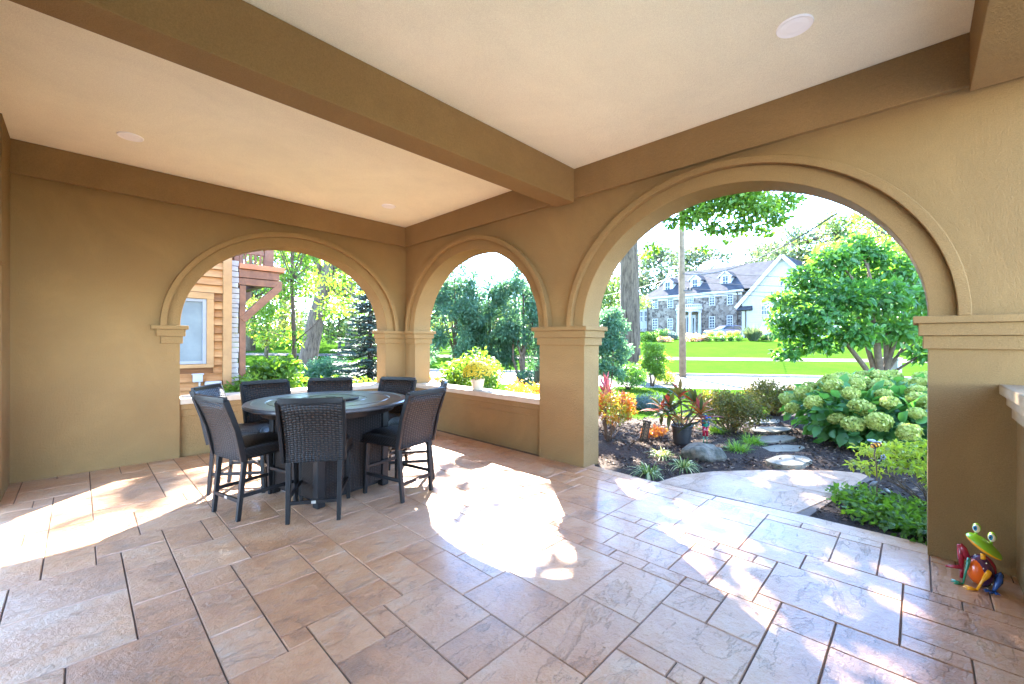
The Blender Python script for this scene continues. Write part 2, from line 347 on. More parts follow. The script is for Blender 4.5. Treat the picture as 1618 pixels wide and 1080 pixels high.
def patio(name, region, rects, jw, hz, depth, top=None, cut=None):
    b = MB(); att = []; rs = random.Random(4)
    for rc in rects:
        p = clip([(rc[0], rc[1]), (rc[2], rc[1]), (rc[2], rc[3]), (rc[0], rc[3])], cut or region) if not isinstance(rc, list) else rc
        if len(p) < 3 or area(p) < 0.004: continue
        a = inset(p, jw); c = inset(p, jw + 0.004)
        if len(a) != len(c) or len(a) < 3 or area(c) < 0.001: continue
        n = len(a); dz = hz + rs.uniform(-0.0015, 0.0015)
        b.add([(x, y, hz - 0.009) for x, y in a] + [(x, y, dz) for x, y in c], [tuple(range(n, 2 * n))] + [(i, (i + 1) % n, n + (i + 1) % n, n + i) for i in range(n)])
        att += [rs.random()] * (n + 1)
    k = len(b.f); b.mi = 1; b.poly(region, hz - depth, hz - 0.007); att += [0.5] * (len(b.f) - k)
    return tag(b.build(name, [top or M_SLATE, M_JOINT], attr=att), kind='structure')
rs = random.Random(21)
patio('patio_floor', MAIN, ashlar(-9.24, -7.625, 74, 61, 0.125, rs) + [[(0.004, -7.62), (0.24, -7.62), (0.225, -6.9), (0.004, -6.9)], [(0.004, -6.897), (0.225, -6.897), (0.21, -6.14), (0.135, -5.4), (0.004, -5.4)], [(0.004, -5.397), (0.135, -5.397), (0.13, -4.75), (0.004, -4.75)], [(0.004, -4.747), (0.13, -4.747), (0.16, -4.0), (0.3, -3.9), (0.004, -3.9)]], 0.002, 0.0, 0.11, cut=[(-9.0, -7.62), (0.004, -7.62), (0.004, 0.0), (-9.0, 0.0)])
patio('garden_path', LAND, [(0.0, -7.0, 1.02, -4.0), (1.02, -7.0, 3.0, -4.0)], 0.001, -0.004, 0.10, M_PATH)

b = MB(); b.poly([(-40, -40), (0.24, -40), (0.24, -7.63), (-9.01, -7.63), (-9.01, 12), (-40, 12)], -0.14, -0.012)
tag(b.build('bounce_paving', mat('pale driveway', (0.50, 0.44, 0.36), (0.44, 0.39, 0.32), 2, 0.85, 0.2, bumps=0.2, bscale=60)), kind='structure')  # unseen pale paving added to bounce sunlight up into the porch

# ------------------------------------------------------------------ the porch
T = 0.32; ZT = 3.62
def arch_z(t, c, a, zs, rise): q = max(0.0, 1 - ((t - c) / a) ** 2); return zs + rise * math.sqrt(q)
A1 = (-1.85, 1.45, 1.69, 1.23); A2 = (-1.785, 1.465, 1.69, 1.225); A3 = (-5.405, 1.46, 1.69, 1.29)
def arcade(name, t0, t1, arches, fx, N=40):
    """a wall along t from t0 to t1, pierced by elliptical arches down to the floor; fx(t, depth, z) places it"""
    b = MB(); cur = t0
    def quad(p): b.add(p, [(0, 1, 2, 3)])
    def panel(a, c):
        for q in (0, T): quad([fx(a, q, -0.1), fx(c, q, -0.1), fx(c, q, ZT), fx(a, q, ZT)])
    for (c, a, zs, rise) in sorted(arches):
        panel(cur, c - a); ts = [c - a * math.cos(math.pi * i / N) for i in range(N + 1)]; zz = [arch_z(t, c, a, zs, rise) for t in ts]
        for i in range(N):
            for q in (0, T): quad([fx(ts[i], q, zz[i]), fx(ts[i + 1], q, zz[i + 1]), fx(ts[i + 1], q, ZT), fx(ts[i], q, ZT)])
            quad([fx(ts[i], 0, zz[i]), fx(ts[i + 1], 0, zz[i + 1]), fx(ts[i + 1], T, zz[i + 1]), fx(ts[i], T, zz[i])])
        for e in (c - a, c + a): quad([fx(e, 0, -0.1), fx(e, T, -0.1), fx(e, T, zs), fx(e, 0, zs)])
        cur = c + a
    panel(cur, t1)
    for e in (t0, t1): quad([fx(e, 0, -0.1), fx(e, T, -0.1), fx(e, T, ZT), fx(e, 0, ZT)])
    return b
fA = lambda t, q, z: (t, q, z)          # left wall: along x, depth +y
fB = lambda t, q, z: (q, t, z)          # right wall: along y, depth +x
porch = thing('porch', 'tan stucco covered porch with three arches, stepped capitals and cream ceiling', 'porch')
wallA = arcade('wall', -4.72, -0.001, [A1], fA).build('wall', M_WALL, porch)
wallB = arcade('wall', -7.95, T, [A2, A3], fB).build('wall', M_WALL, porch)
def ring(arch, fx, parent, N=56):
    c, a, zs, rise = arch
    for nm, o0, o1, pr in (('arch_face', 0.0, 0.14, 0.028), ('arch_molding', 0.14, 0.205, 0.085)):
        b = MB()
        for i in range(N + 1):
            th = math.pi * i / N
            for o in (o0, o1):
                for q in (-pr, 0.002): b.v.append(fx(c - (a + o) * math.cos(th), q, zs + (rise + o) * math.sin(th)))
        for i in range(N):
            k = 4 * i; b.f += [(k, k + 2, k + 6, k + 4), (k, k + 4, k + 5, k + 1), (k + 2, k + 3, k + 7, k + 6)]
        b.f += [(0, 1, 3, 2), (4 * N, 4 * N + 2, 4 * N + 3, 4 * N + 1)]; b.m = [0] * len(b.f)
        b.build(nm, M_WALL, parent, bevel=0.006)
ring(A1, fA, wallA); ring(A2, fB, wallB); ring(A3, fB, wallB)
STEPS = ((1.463, 1.556, 0.028), (1.556, 1.642, 0.052), (1.642, 1.693, 0.08))
def capital(boxes, parent):
    b = MB()
    for z0, z1, p in STEPS:
        for x0, y0, x1, y1 in boxes(p): b.box(x0, y0, z0, x1, y1, z1)
    b.build('capital', M_WALL, parent, bevel=0.006)
capital(lambda p: [(-3.41 - p * 1.9 - 0.03, -p, -3.30 + p, T + p)], wallA)
capital(lambda p: [(-0.40 - p, -p, 0.0, T + p * 0.5), (-p, -0.32 - p, T + p, -p)], wallA)
capital(lambda p: [(-p, -3.945 - p, T + p, -3.25 + p)], wallB)
capital(lambda p: [(-p, -7.95 - p, T + p, -6.865 + p)], wallB)
# sill walls under the first two arches
def sill(fx, t0, t1, parent):
    def bx(b, a, c, q0, q1, z0, z1):
        p, q = fx(a, q0, z0), fx(c, q1, z1); b.box(*[min(i, j) for i, j in zip(p, q)], *[max(i, j) for i, j in zip(p, q)])
    b = MB(); bx(b, t0 + 0.002, t1 - 0.002, 0.075, T - 0.03, -0.1, 0.7)
    pn = b.build('sill_wall', M_WALL, parent)
    b = MB(); bx(b, t0 + 0.003, t1 - 0.003, 0.035, T - 0.01, 0.60, 0.675); bx(b, t0 + 0.003, t1 - 0.003, 0.055, T - 0.02, 0.51, 0.60)
    b.build('molding', M_WALL, pn, bevel=0.008)
    b = MB(); bx(b, t0 + 0.004, t1 - 0.004, 0.012, T + 0.05, 0.675, 0.748)
    b.build('sill', M_SILL, pn, bevel=0.008)
M_SILL = mat('sill concrete', (0.46, 0.36, 0.25), (0.40, 0.31, 0.21), 6, 0.7, bumps=0.15, bscale=120)
sill(fA, -3.30, -0.40, wallA); sill(fB, -3.25, -0.32, wallB)
# ceiling, perimeter fascia and beams
b = MB(); b.box(-4.72, -8.0, 3.595, -0.001, -0.001, 3.66); b.build('ceiling', M_CEIL, porch)
b = MB(); b.box(-4.72, -0.05, 3.24, -0.001, 0.004, 3.594); b.box(-0.05, -8.0, 3.24, 0.004, -0.0505, 3.594); b.build('fascia', M_WALL, porch, bevel=0.006)
b = MB(); b.box(-4.85, -3.83, 3.185, -0.052, -3.56, 3.593); b.build('beam', M_WALL, porch, bevel=0.006)
b = MB(); b.box(-4.85, -8.0, 3.19, -0.052, -7.055, 3.593); b.build('beam', M_WALL, porch, bevel=0.006)
b = MB(); b.box(-5.0, -8.2, 3.67, 0.55, 0.55, 3.86); b.build('roof', M_CEIL, porch)
# left wall with pale casing; unseen stretch left open to let in light
b = MB(); b.box(-4.95, -0.72, -0.1, -4.703, -0.002, 3.62); b.box(-4.95, -8.0, 2.32, -4.72, -0.72, 3.62); b.build('side_wall', M_WALL, porch)
b = MB(); b.box(-4.95, -0.98, -0.1, -4.715, -0.722, 2.30); b.build('door_casing', M_PALE, porch, bevel=0.006)
b = MB(); b.box(-4.93, -8.0, -0.1, -4.76, -4.2, 2.30); b.build('light_screen', M_PALE, porch)  # unseen pale panel added to cut side light and reflect some back
b = MB(); b.box(-4.96, -8.0, 2.20, -4.68, -0.70, 2.319); b.build('door_head', M_WALL, porch, bevel=0.006)
# low wall on the right with stepped coping
lw = MB(); lw.box(-2.6, -7.62, -0.1, -0.002, -7.27, 1.06); low = lw.build('half_wall', M_WALL, porch)
b = MB()
for z0, z1, p in ((1.02, 1.10, 0.022), (1.10, 1.17, 0.045), (1.17, 1.235, 0.075)): b.box(-2.6 - p, -7.62 - p, z0, -0.003, -7.27 + p, z1)
b.build('coping', mat('tan coping', (0.34, 0.235, 0.13), (0.29, 0.195, 0.105), 4, 0.8, bumps=0.3, bscale=120), low, bevel=0.006)
# recessed lights
for k, (x, y, lab) in enumerate(((-3.84, -1.0, 'round white recessed light in the far ceiling bay, nearer the left wall'),
                                 (-0.88, -0.93, 'small round white recessed light near the ceiling corner over the table'),
                                 (-0.92, -6.22, 'large round white recessed light in the near ceiling bay above the open arch'))):
    t_ = thing('recessed_light', lab, 'ceiling light', (x, y, 3.595), group='recessed lights in the porch ceiling')
    b = MB(); b.lathe([(0.075, -0.004), (0.10, -0.012), (0.105, -0.004), (0.105, 0.002)], 40); b.build('trim_ring', M_LAMP, t_, smooth=False, bevel=0.002)
    b = MB(); b.lathe([(0.0, -0.009), (0.05, -0.009), (0.078, -0.006), (0.078, 0.0)], 40); b.build('lens', M_LENS, t_)

# ------------------------------------------------------------------ table and chairs
def make_chair():
    t = thing('bar_chair', '', 'chair')
    # seat: woven pad, crowned
    b = MB(); n = 8
    for j in range(n + 1):
        for i in range(n + 1):
            u, v = i / n * 2 - 1, j / n * 2 - 1; wd = 0.225 - 0.012 * v
            wd = 0.232 + 0.006 * v; b.v.append((u * wd, v * 0.25 + 0.01, 0.605 + 0.028 * (1 - u ** 4) * (1 - v ** 4) - (0.02 if v > 0.9 else 0)))
    b.f = [(j * (n + 1) + i, j * (n + 1) + i + 1, (j + 1) * (n + 1) + i + 1, (j + 1) * (n + 1) + i) for j in range(n) for i in range(n)]; b.m = [0] * len(b.f)
    k = len(b.v); ed = [i for i in range(n + 1)] + [(j + 1) * (n + 1) + n for j in range(n)] + [n * (n + 1) + n - 1 - i for i in range(n)] + [(n - 1 - j) * (n + 1) for j in range(n - 1)]
    low = [(b.v[i][0] * 0.97, b.v[i][1] * 0.97, 0.515) for i in ed]; m = len(ed); b.v += low
    b.f += [(ed[i], k + i, k + (i + 1) % m, ed[(i + 1) % m]) for i in range(m)] + [tuple(k + i for i in range(m))]; b.m = [0] * len(b.f)
    b.build('seat', M_WICK, t, bevel=0.02)
    # backrest: slightly curved woven panel leaning back
    b = MB(); n = 8; rows = 6
    for side in (0, 1):
        for j in range(rows + 1):
            v = j / rows; z = 0.50 + v * 0.51; yb = -0.225 - 0.03 * v - 0.12 * v * v
            for i in range(n + 1):
                u = i / n * 2 - 1; b.v.append((u * (0.225 + 0.008 * v), yb + 0.022 * (u * u - 1) + (0.018 if side else -0.018), z))
    q = (n + 1) * (rows + 1); idx = lambda s_, j, i: s_ * q + j * (n + 1) + i
    for j in range(rows):
        for i in range(n): b.f += [(idx(0, j, i), idx(0, j, i + 1), idx(0, j + 1, i + 1), idx(0, j + 1, i)), (idx(1, j, i), idx(1, j + 1, i), idx(1, j + 1, i + 1), idx(1, j, i + 1))]
        for i in (0, n): b.f.append((idx(0, j, i), idx(0, j + 1, i), idx(1, j + 1, i), idx(1, j, i)))
    for i in range(n):
        for j in (0, rows): b.f.append((idx(0, j, i), idx(0, j, i + 1), idx(1, j, i + 1), idx(1, j, i)))
    b.m = [0] * len(b.f); b.build('backrest', M_WICK, t, smooth=True)
    b = MB()
    pts = [(u * 0.243, -0.375 + 0.022 * (u * u - 1), 1.022) for u in (-1, -0.6, -0.2, 0.2, 0.6, 1)]
    for x, y, z_ in pts: b.v += [(x, y - 0.017, z_ - 0.025), (x, y + 0.017, z_ - 0.025), (x, y + 0.017, z_ + 0.025), (x, y - 0.017, z_ + 0.025)]
    b.f = [(4 * i + k, 4 * i + (k + 1) % 4, 4 * i + 4 + (k + 1) % 4, 4 * i + 4 + k) for i in range(5) for k in range(4)] + [(3, 2, 1, 0), (20, 21, 22, 23)]; b.m = [0] * len(b.f)
    b.build('top_rail', M_METAL, t, bevel=0.006)
    for s in (-1, 1):
        b = MB(); b.bar((s * 0.236, -0.232, 0.50), (s * 0.243, -0.29, 0.78), 0.026, 0.044, (0, 1, 0)); b.bar((s * 0.243, -0.29, 0.775), (s * 0.246, -0.378, 1.02), 0.026, 0.044, (0, 1, 0)); b.build('back_post', M_METAL, t, bevel=0.004)
    for s in (-1, 1):
        b = MB(); b.bar((s * 0.20, 0.225, 0.53), (s * 0.207, 0.245, 0.0), 0.040, 0.040, w1=0.8); b.build('leg', M_METAL, t, bevel=0.004)
        b = MB(); b.bar((s * 0.20, -0.205, 0.53), (s * 0.195, -0.255, 0.0), 0.040, 0.040, w1=0.8); b.build('leg', M_METAL, t, bevel=0.004)
        b = MB(); b.bar((s * 0.203, 0.238, 0.20), (s * 0.197, -0.236, 0.20), 0.02, 0.03); b.build('stretcher', M_METAL, t, bevel=0.003)
    for y, z in ((0.236, 0.26), (-0.243, 0.165)):
        b = MB(); b.bar((-0.2, y, z), (0.2, y, z), 0.02, 0.03); o = b.build('stretcher', M_METAL, t, bevel=0.003)
    b = MB(); b.box(-0.018, -0.2565, 0.153, 0.018, -0.2535, 0.177); b.build('maker_plate', M_PLATE, o)
    return t
CH = [(-2.71, -3.00, 58, 'dark wicker bar chair with its back to the viewer, in front of the table'),
      (-3.08, -2.51, 14, 'dark wicker bar chair seen from behind, nearest on the left of the table'),
      (-1.975, -3.085, 103, 'wicker bar chair with its light brown woven back turned to the bright open arch'),
      (-3.00, -1.86, -37, 'dark wicker bar chair half hidden by the chair beside it, closest to the left wall'),
      (-2.68, -1.78, -86, 'wicker bar chair showing its woven front, left of the table under the first arch'),
      (-2.18, -1.90, -115, 'wicker bar chair across the table of which only the back top shows under the sill'),
      (-1.70, -2.22, 207, 'wicker bar chair on the far right of the table against the corner column'),
      (-1.60, -2.70, 146, 'wicker bar chair seen edge-on right behind the light brown woven chair')]
chair0 = make_chair()
for i, (x, y, a, lab) in enumerate(CH):
    c = chair0 if i == 0 else copy_tree(chair0)
    c.location = (x, y, 0.001); c.rotation_euler = (0, 0, R(a - 90)); tag(c, lab, 'chair', 'wicker bar chairs around the round table')
def make_table():
    t = thing('fire_table', 'round dark metal bar table with a woven pedestal and a lid in its centre', 'table', (-2.41, -2.50, 0.0), R(12))
    b = MB(); b.lathe([(0.30, 0.862), (0.70, 0.862), (0.748, 0.868), (0.765, 0.88), (0.765, 0.896), (0.755, 0.908), (0.70, 0.912), (0.69, 0.908), (0.58, 0.908), (0.575, 0.904), (0.565, 0.904), (0.56, 0.909), (0.35, 0.909), (0.345, 0.904), (0.335, 0.904), (0.33, 0.909), (0.0, 0.909)], 96)
    top = b.build('tabletop', M_TOP, t)
    b = MB(); b.lathe([(0.27, 0.910), (0.272, 0.922), (0.262, 0.930), (0.22, 0.931), (0.215, 0.927), (0.205, 0.927), (0.20, 0.931), (0.05, 0.932), (0.045, 0.94), (0.0, 0.942)], 64); b.build('burner_lid', M_METAL, top)
    b = MB(); b.lathe([(0.55, 0.80), (0.62, 0.80), (0.64, 0.862), (0.55, 0.862)], 64); b.build('apron', M_METAL, t)
    for k in range(4):
        M = Matrix.Rotation(k * math.pi / 2, 4, 'Z'); b = MB(); b.box(-0.32, -0.392, 0.07, 0.32, -0.36, 0.80, M); b.build('woven_panel', M_WICK, t, bevel=0.004)
        b = MB(); b.box(0.325, -0.405, 0.0, 0.405, -0.325, 0.80, M); b.build('corner_post', M_METAL, t, bevel=0.01)
    b = MB(); b.box(-0.33, -0.33, 0.02, 0.33, 0.33, 0.10); b.build('plinth', M_METAL, t)
make_table()

# ------------------------------------------------------------------ garden materials
def barkmat():
    m, t, b, v = newmat('grey bark'); mp = nd(t, 'ShaderNodeMapping'); mp.inputs['Scale'].default_value = (1, 1, 0.16); t.links.new(v, mp.inputs[0])
    f = noise(t, mp.outputs[0], 14, 6, 0.7, 0.5); t.links.new(ramp(t, f, [(0.32, (0.03, 0.023, 0.016)), (0.5, (0.10, 0.078, 0.056)), (0.7, (0.16, 0.128, 0.092))]), b.inputs['Base Color'])
    b.inputs['Roughness'].default_value = 0.95; b.inputs['Specular IOR Level'].default_value = 0.1; bump(t, b, f, 1.0, 0.05); return m
BARK = barkmat()
STEM = mat('brown stem', (0.13, 0.09, 0.06), (0.08, 0.055, 0.04), 12, 0.9, 0.2)
POLE = mat('weathered pole', (0.21, 0.155, 0.105), (0.13, 0.095, 0.065), 5, 0.9, 0.1, bumps=0.4, bscale=40)
L_BRIGHT = leafmat('bright leaf', [(0, (0.05, 0.12, 0.02)), (0.5, (0.09, 0.18, 0.03)), (1, (0.15, 0.25, 0.05))])
L_MAG = leafmat('glossy leaf', [(0, (0.03, 0.10, 0.026)), (0.5, (0.055, 0.15, 0.036)), (1, (0.10, 0.21, 0.05))], 0.45, 0.35)
L_ARB = leafmat('evergreen spray', [(0, (0.035, 0.09, 0.055)), (0.6, (0.07, 0.155, 0.09)), (1, (0.12, 0.21, 0.12))], 0.4, 0.55, (1.7, 1.8, 1.2))
L_SPRUCE = leafmat('blue needles', [(0, (0.07, 0.12, 0.10)), (0.6, (0.12, 0.18, 0.15)), (1, (0.19, 0.25, 0.21))], 0.3, 0.6, (1, 1.05, 1))
L_MAPLE = leafmat('maple leaf', [(0, (0.045, 0.11, 0.02)), (0.5, (0.08, 0.165, 0.025)), (1, (0.13, 0.22, 0.035))], 0.5)
L_PALE = leafmat('far leaf', [(0, (0.07, 0.12, 0.03)), (0.5, (0.11, 0.17, 0.045)), (0.85, (0.16, 0.20, 0.055)), (1, (0.20, 0.22, 0.07))], 0.4, tcol=(1.4, 1.4, 0.8))
L_GREY = leafmat('oak leaf', [(0, (0.06, 0.09, 0.045)), (0.6, (0.10, 0.135, 0.065)), (1, (0.15, 0.17, 0.085))], 0.35, tcol=(1.2, 1.25, 0.9))
L_YEL = leafmat('yellow leaf', [(0, (0.13, 0.17, 0.03)), (0.5, (0.20, 0.22, 0.04)), (1, (0.28, 0.27, 0.06))], 0.45, tcol=(1.5, 1.5, 0.7))
L_ORANGE = leafmat('autumn azalea leaf', [(0, (0.12, 0.17, 0.03)), (0.35, (0.25, 0.25, 0.04)), (0.6, (0.38, 0.22, 0.04)), (0.85, (0.40, 0.10, 0.03)), (1, (0.36, 0.05, 0.03))], 0.45)
L_BOX = leafmat('bronzed box leaf', [(0, (0.05, 0.065, 0.018)), (0.5, (0.10, 0.10, 0.03)), (0.8, (0.16, 0.12, 0.04)), (1, (0.22, 0.12, 0.05))], 0.4, spec=0.15)
L_HYD = leafmat('broad leaf', [(0, (0.04, 0.13, 0.04)), (0.5, (0.065, 0.18, 0.055)), (1, (0.11, 0.24, 0.07))], 0.45, 0.4)
L_BLOOM = leafmat('green cream floret', [(0, (0.25, 0.31, 0.05)), (0.5, (0.40, 0.45, 0.10)), (1, (0.54, 0.56, 0.20))], 0.45, 0.7, (1.1, 1.1, 0.8))
L_CORD = leafmat('cordyline leaf', [(0, (0.03, 0.05, 0.02)), (0.4, (0.085, 0.085, 0.025)), (0.65, (0.20, 0.10, 0.025)), (0.85, (0.25, 0.035, 0.025)), (1, (0.34, 0.10, 0.03))], 0.45, 0.5, (2.0, 1.3, 0.6), 0.12)
L_PINK = leafmat('pink cordyline leaf', [(0, (0.12, 0.05, 0.03)), (0.4, (0.40, 0.08, 0.09)), (0.8, (0.55, 0.14, 0.14)), (1, (0.55, 0.28, 0.12))], 0.4, 0.35, (1.1, 0.9, 0.8))
L_VARI = leafmat('variegated strap', [(0, (0.05, 0.11, 0.02)), (0.5, (0.12, 0.19, 0.04)), (0.75, (0.42, 0.45, 0.22)), (1, (0.6, 0.6, 0.38))], 0.3)
L_GRASS = leafmat('bright grass blade', [(0, (0.07, 0.16, 0.02)), (0.6, (0.13, 0.26, 0.03)), (1, (0.22, 0.33, 0.06))], 0.45)
L_LIME = leafmat('lime azalea leaf', [(0, (0.12, 0.20, 0.03)), (0.5, (0.22, 0.29, 0.04)), (1, (0.35, 0.37, 0.08))], 0.5)
L_TAN = leafmat('tan plume', [(0, (0.15, 0.20, 0.06)), (0.6, (0.28, 0.27, 0.12)), (1, (0.45, 0.38, 0.22))], 0.4)
L_RUST = leafmat('rust leaf', [(0, (0.20, 0.05, 0.02)), (0.6, (0.40, 0.12, 0.04)), (1, (0.45, 0.25, 0.08))], 0.4)
L_FLOWER = leafmat('mixed bedding flower', [(0, (0.06, 0.11, 0.03)), (0.45, (0.12, 0.16, 0.05)), (0.6, (0.45, 0.16, 0.16)), (0.85, (0.55, 0.36, 0.30)), (1, (0.6, 0.55, 0.45))], 0.3)
L_MUM = leafmat('yellow mum petal', [(0, (0.45, 0.30, 0.01)), (0.6, (0.62, 0.46, 0.02)), (1, (0.70, 0.58, 0.08))], 0.3, 0.6, (1, 0.95, 0.5))

def limb(a, b, sag=0.12, n=5):
    a = Vector(a); b = Vector(b); L = (b - a).length; k = Vector((random.uniform(-1, 1), random.uniform(-1, 1), 0.4)) * L * sag
    return [a.lerp(b, i / n) + k * math.sin(math.pi * i / n) for i in range(n + 1)]
def tree(name, label, trunk, rad, clumps, n, L, W, lm, bark=BARK, cat='tree', group=None, limbs=1.0, up=0.5, forks=None, lim_from=0.45, shape=Q4, out=0.7, rnd=None, extra=None):
    """trunk: points from the ground up; clumps: (centre, radii) of foliage; all in world metres"""
    base = Vector(trunk[0]); t = thing(name, label, cat, base, group=group); b = MB(); tr = [Vector(p) - base for p in trunk]
    b.tube(tr, rad, 12)
    for f in (forks or []): b.tube([Vector(p) - base for p in f[0]], f[1], 9)
    top = tr[int(len(tr) * lim_from):]
    cl = [(Vector(c) - base, r) for c, r in clumps]
    for c, r in cl:
        if random.random() > limbs: continue
        s = min(top, key=lambda p: (p - c).length + max(0, p.z - c.z) * 1.5); r0 = max(0.012, min(rad[-1] * 1.2, 0.05 * (c - s).length + 0.01))
        b.tube(limb(s, c), [r0 * (1 - 0.14 * i) for i in range(6)], 6)
    b.build('trunk', bark, t, smooth=True)
    P, D, N, q = cloud([(tuple(c), r) for c, r in cl], n, up, out)
    leaves('crown', P, D, N, L * RNG.uniform(0.7, 1.25, n), W * RNG.uniform(0.75, 1.2, n), lm, t, shape, q if rnd is None else rnd(q))
    if extra:
        P, D, N, q = cloud([(tuple(Vector(c) - base), r) for c, r in extra[0]], extra[1], up, out); leaves('hanging_boughs', P, D, N, extra[2] * RNG.uniform(0.7, 1.25, extra[1]), extra[3], lm, t, shape, q)
    return t
def dome(c, R3, k, r, rs=random):
    """k foliage clumps spread over an ellipsoid"""
    out = []
    for i in range(k):
        z = 1 - 1.75 * (i + 0.5) / k; a = i * 2.399 + rs.uniform(-0.3, 0.3); q = math.sqrt(max(0, 1 - z * z)); m = rs.uniform(0.55, 0.95)
        s = rs.uniform(0.75, 1.25) * r
        out.append(((c[0] + R3[0] * q * math.cos(a) * m, c[1] + R3[1] * q * math.sin(a) * m, c[2] + R3[2] * z * m), (s, s, s * 0.75)))
    return out
def shrub(name, label, base, clumps, n, L, W, lm, cat='shrub', group=None, stems=7, up=0.5, shape=Q4, sr=0.012, out=0.7):
    """clumps relative to the base"""
    t = thing(name, label, cat, base, group=group); b = MB()
    for i in range(stems):
        c, r = clumps[i % len(clumps)]; c = Vector(c) + Vector((random.uniform(-1, 1) * r[0], random.uniform(-1, 1) * r[1], 0)) * 0.5
        b.tube(limb((random.uniform(-1, 1) * 0.06, random.uniform(-1, 1) * 0.06, -0.02), c, 0.1, 4), [sr * (1 - 0.16 * k) for k in range(5)], 5)
    b.build('stems', STEM, t, smooth=True)
    P, D, N, q = cloud(clumps, n, up, out); P[:, 2] = np.maximum(P[:, 2], 0.015)
    leaves('foliage', P, D, N, L * RNG.uniform(0.7, 1.25, n), W * RNG.uniform(0.75, 1.2, n), lm, t, shape, q); return t
def xy(p, z=0.0): return (p[0], p[1], z)

# ------------------------------------------------------------------ mulch beds and stepping stones
BED = [(-0.3, 0.1), (-0.3, -8.6), (4.0, -9.6), (6.4, -8.8), (7.3, -6.6), (6.6, -4.9), (5.2, -3.9), (4.3, -3.45), (3.5, -2.9), (3.3, -1.6), (3.2, 0.5), (1.5, 2.0), (-0.5, 2.4), (-6.0, 2.4), (-6, 0.1)]
def inside(p, poly):
    c = False; j = len(poly) - 1
    for i in range(len(poly)):
        a, b = poly[i], poly[j]
        if (a[1] > p[1]) != (b[1] > p[1]) and p[0] < (b[0] - a[0]) * (p[1] - a[1]) / (b[1] - a[1]) + a[0]: c = not c
        j = i
    return c
def beds():
    b = MB(); g = 0.16; ok = {}
    for i in range(-40, 50):
        for j in range(-64, 18):
            x, y = i * g, j * g
            if not inside((x, y), BED): continue
            q = []
            for dx, dy in ((0, 0), (1, 0), (1, 1), (0, 1)):
                k = (i + dx, j + dy)
                if k not in ok:
                    X, Y = k[0] * g, k[1] * g; ok[k] = len(b.v); edge = not all(inside((X + ex, Y + ey), BED) for ex, ey in ((g, 0), (-g, 0), (0, g), (0, -g)))
                    near = (X < 0.8) or inside((X, Y), [(0, -4.4), (0.9, -4.6), (2.6, -6.1), (2.4, -6.9), (0, -6.6)])
                    b.v.append((X, Y, (-0.026 if edge else -0.02 if near else 0.012 + 0.03 * math.sin(X * 2.1) * math.sin(Y * 1.7 + 1))))
                q.append(ok[k])
            b.f.append(tuple(q)); b.m.append(0)
    tag(b.build('mulch_bed', M_MULCH, smooth=True), kind='structure')
    # loose chips
    n = 15000; P = np.stack([RNG.uniform(0.3, 5.5, n), RNG.uniform(-8.0, -2.5, n), RNG.uniform(0.003, 0.032, n)], 1)
    k = np.array([inside((p[0], p[1]), BED) and not inside((p[0], p[1]), LAND) for p in P]); P = P[k]; n = len(P)
    P[:, 2] -= np.where((P[:, 0] < 0.9) | ((P[:, 1] < -5.9) & (P[:, 0] < 2.2)), 0.02, 0); P = P[~((P[:, 0] < 0.32) & ((P[:, 1] > -6.14) & (P[:, 1] < -4.0))) | (P[:, 2] < -9)]; n = len(P)
    D = RNG.normal(size=(n, 3)) * np.array([1, 1, 0.25]); N = RNG.normal(size=(n, 3)) * 0.45 + np.array([0, 0, 1])
    tag(leaves('bark_chips', P, D, N, RNG.uniform(0.025, 0.07, n), RNG.uniform(0.012, 0.03, n), M_CHIP), kind='stuff')
beds()
def lawn_grass():
    n = 26000; P = np.stack([RNG.uniform(4.2, 9.5, n), RNG.uniform(-4.8, 1.0, n), np.full(n, -0.032)], 1)
    k = np.array([not inside((p[0], p[1]), BED) and p[0] * RN.x + p[1] * RN.y < 7.45 for p in P]); P = P[k]; n = len(P)
    D = RNG.normal(size=(n, 3)) * 0.35 + np.array([0, 0, 1.0]); tag(blades('grass', P, D, RNG.uniform(0.04, 0.085, n), 0.012, 0.25, L_LAWNB, seg=2), kind='stuff')
L_LAWNB = leafmat('lawn blade', [(0, (0.02, 0.06, 0.008)), (0.5, (0.04, 0.10, 0.012)), (1, (0.08, 0.14, 0.02))], 0.35, 0.6, spec=0.1)
lawn_grass()
FLAG = mat('flagstone', (0.21, 0.185, 0.135), (0.13, 0.115, 0.085), 5, 0.85, 0.3, bumps=0.4, bscale=25)
for (x, y, a, rx, ry, lab) in ((1247, 731, 0.5, 0.36, 0.19, 'flat grey stepping stone closest to the curved patio landing'), (1235, 712, 0.3, 0.38, 0.17, 'long pointed stepping stone second from the curved landing'),
                          (1225, 696, 0.4, 0.40, 0.19, 'stepping stone beside the bright green grass tuft, third from the landing'), (1217, 681, 0.2, 0.42, 0.20, 'stepping stone fourth from the landing, left of the hydrangea'),
                          (1207, 668, 0.3, 0.42, 0.20, 'farthest stepping stone, between the bronzed shrub and the hydrangea')):
    p = PX(x, y); st = random.Random(x); b = MB(); n = 14
    ring_ = [(rx * math.cos(2 * math.pi * i / n) * st.uniform(0.85, 1.1), ry * math.sin(2 * math.pi * i / n) * st.uniform(0.85, 1.1)) for i in range(n)]
    b.poly(ring_, -0.03, 0.040); o = b.build('stepping_stone', FLAG, bevel=0.012); o.location = (p.x, p.y, 0.0); o.rotation_euler = (0, 0, -YAW + a); tag(o, lab, 'stepping stone', 'stepping stones through the mulch')

# ------------------------------------------------------------------ planting seen through the open arch
rs = random.Random(5)
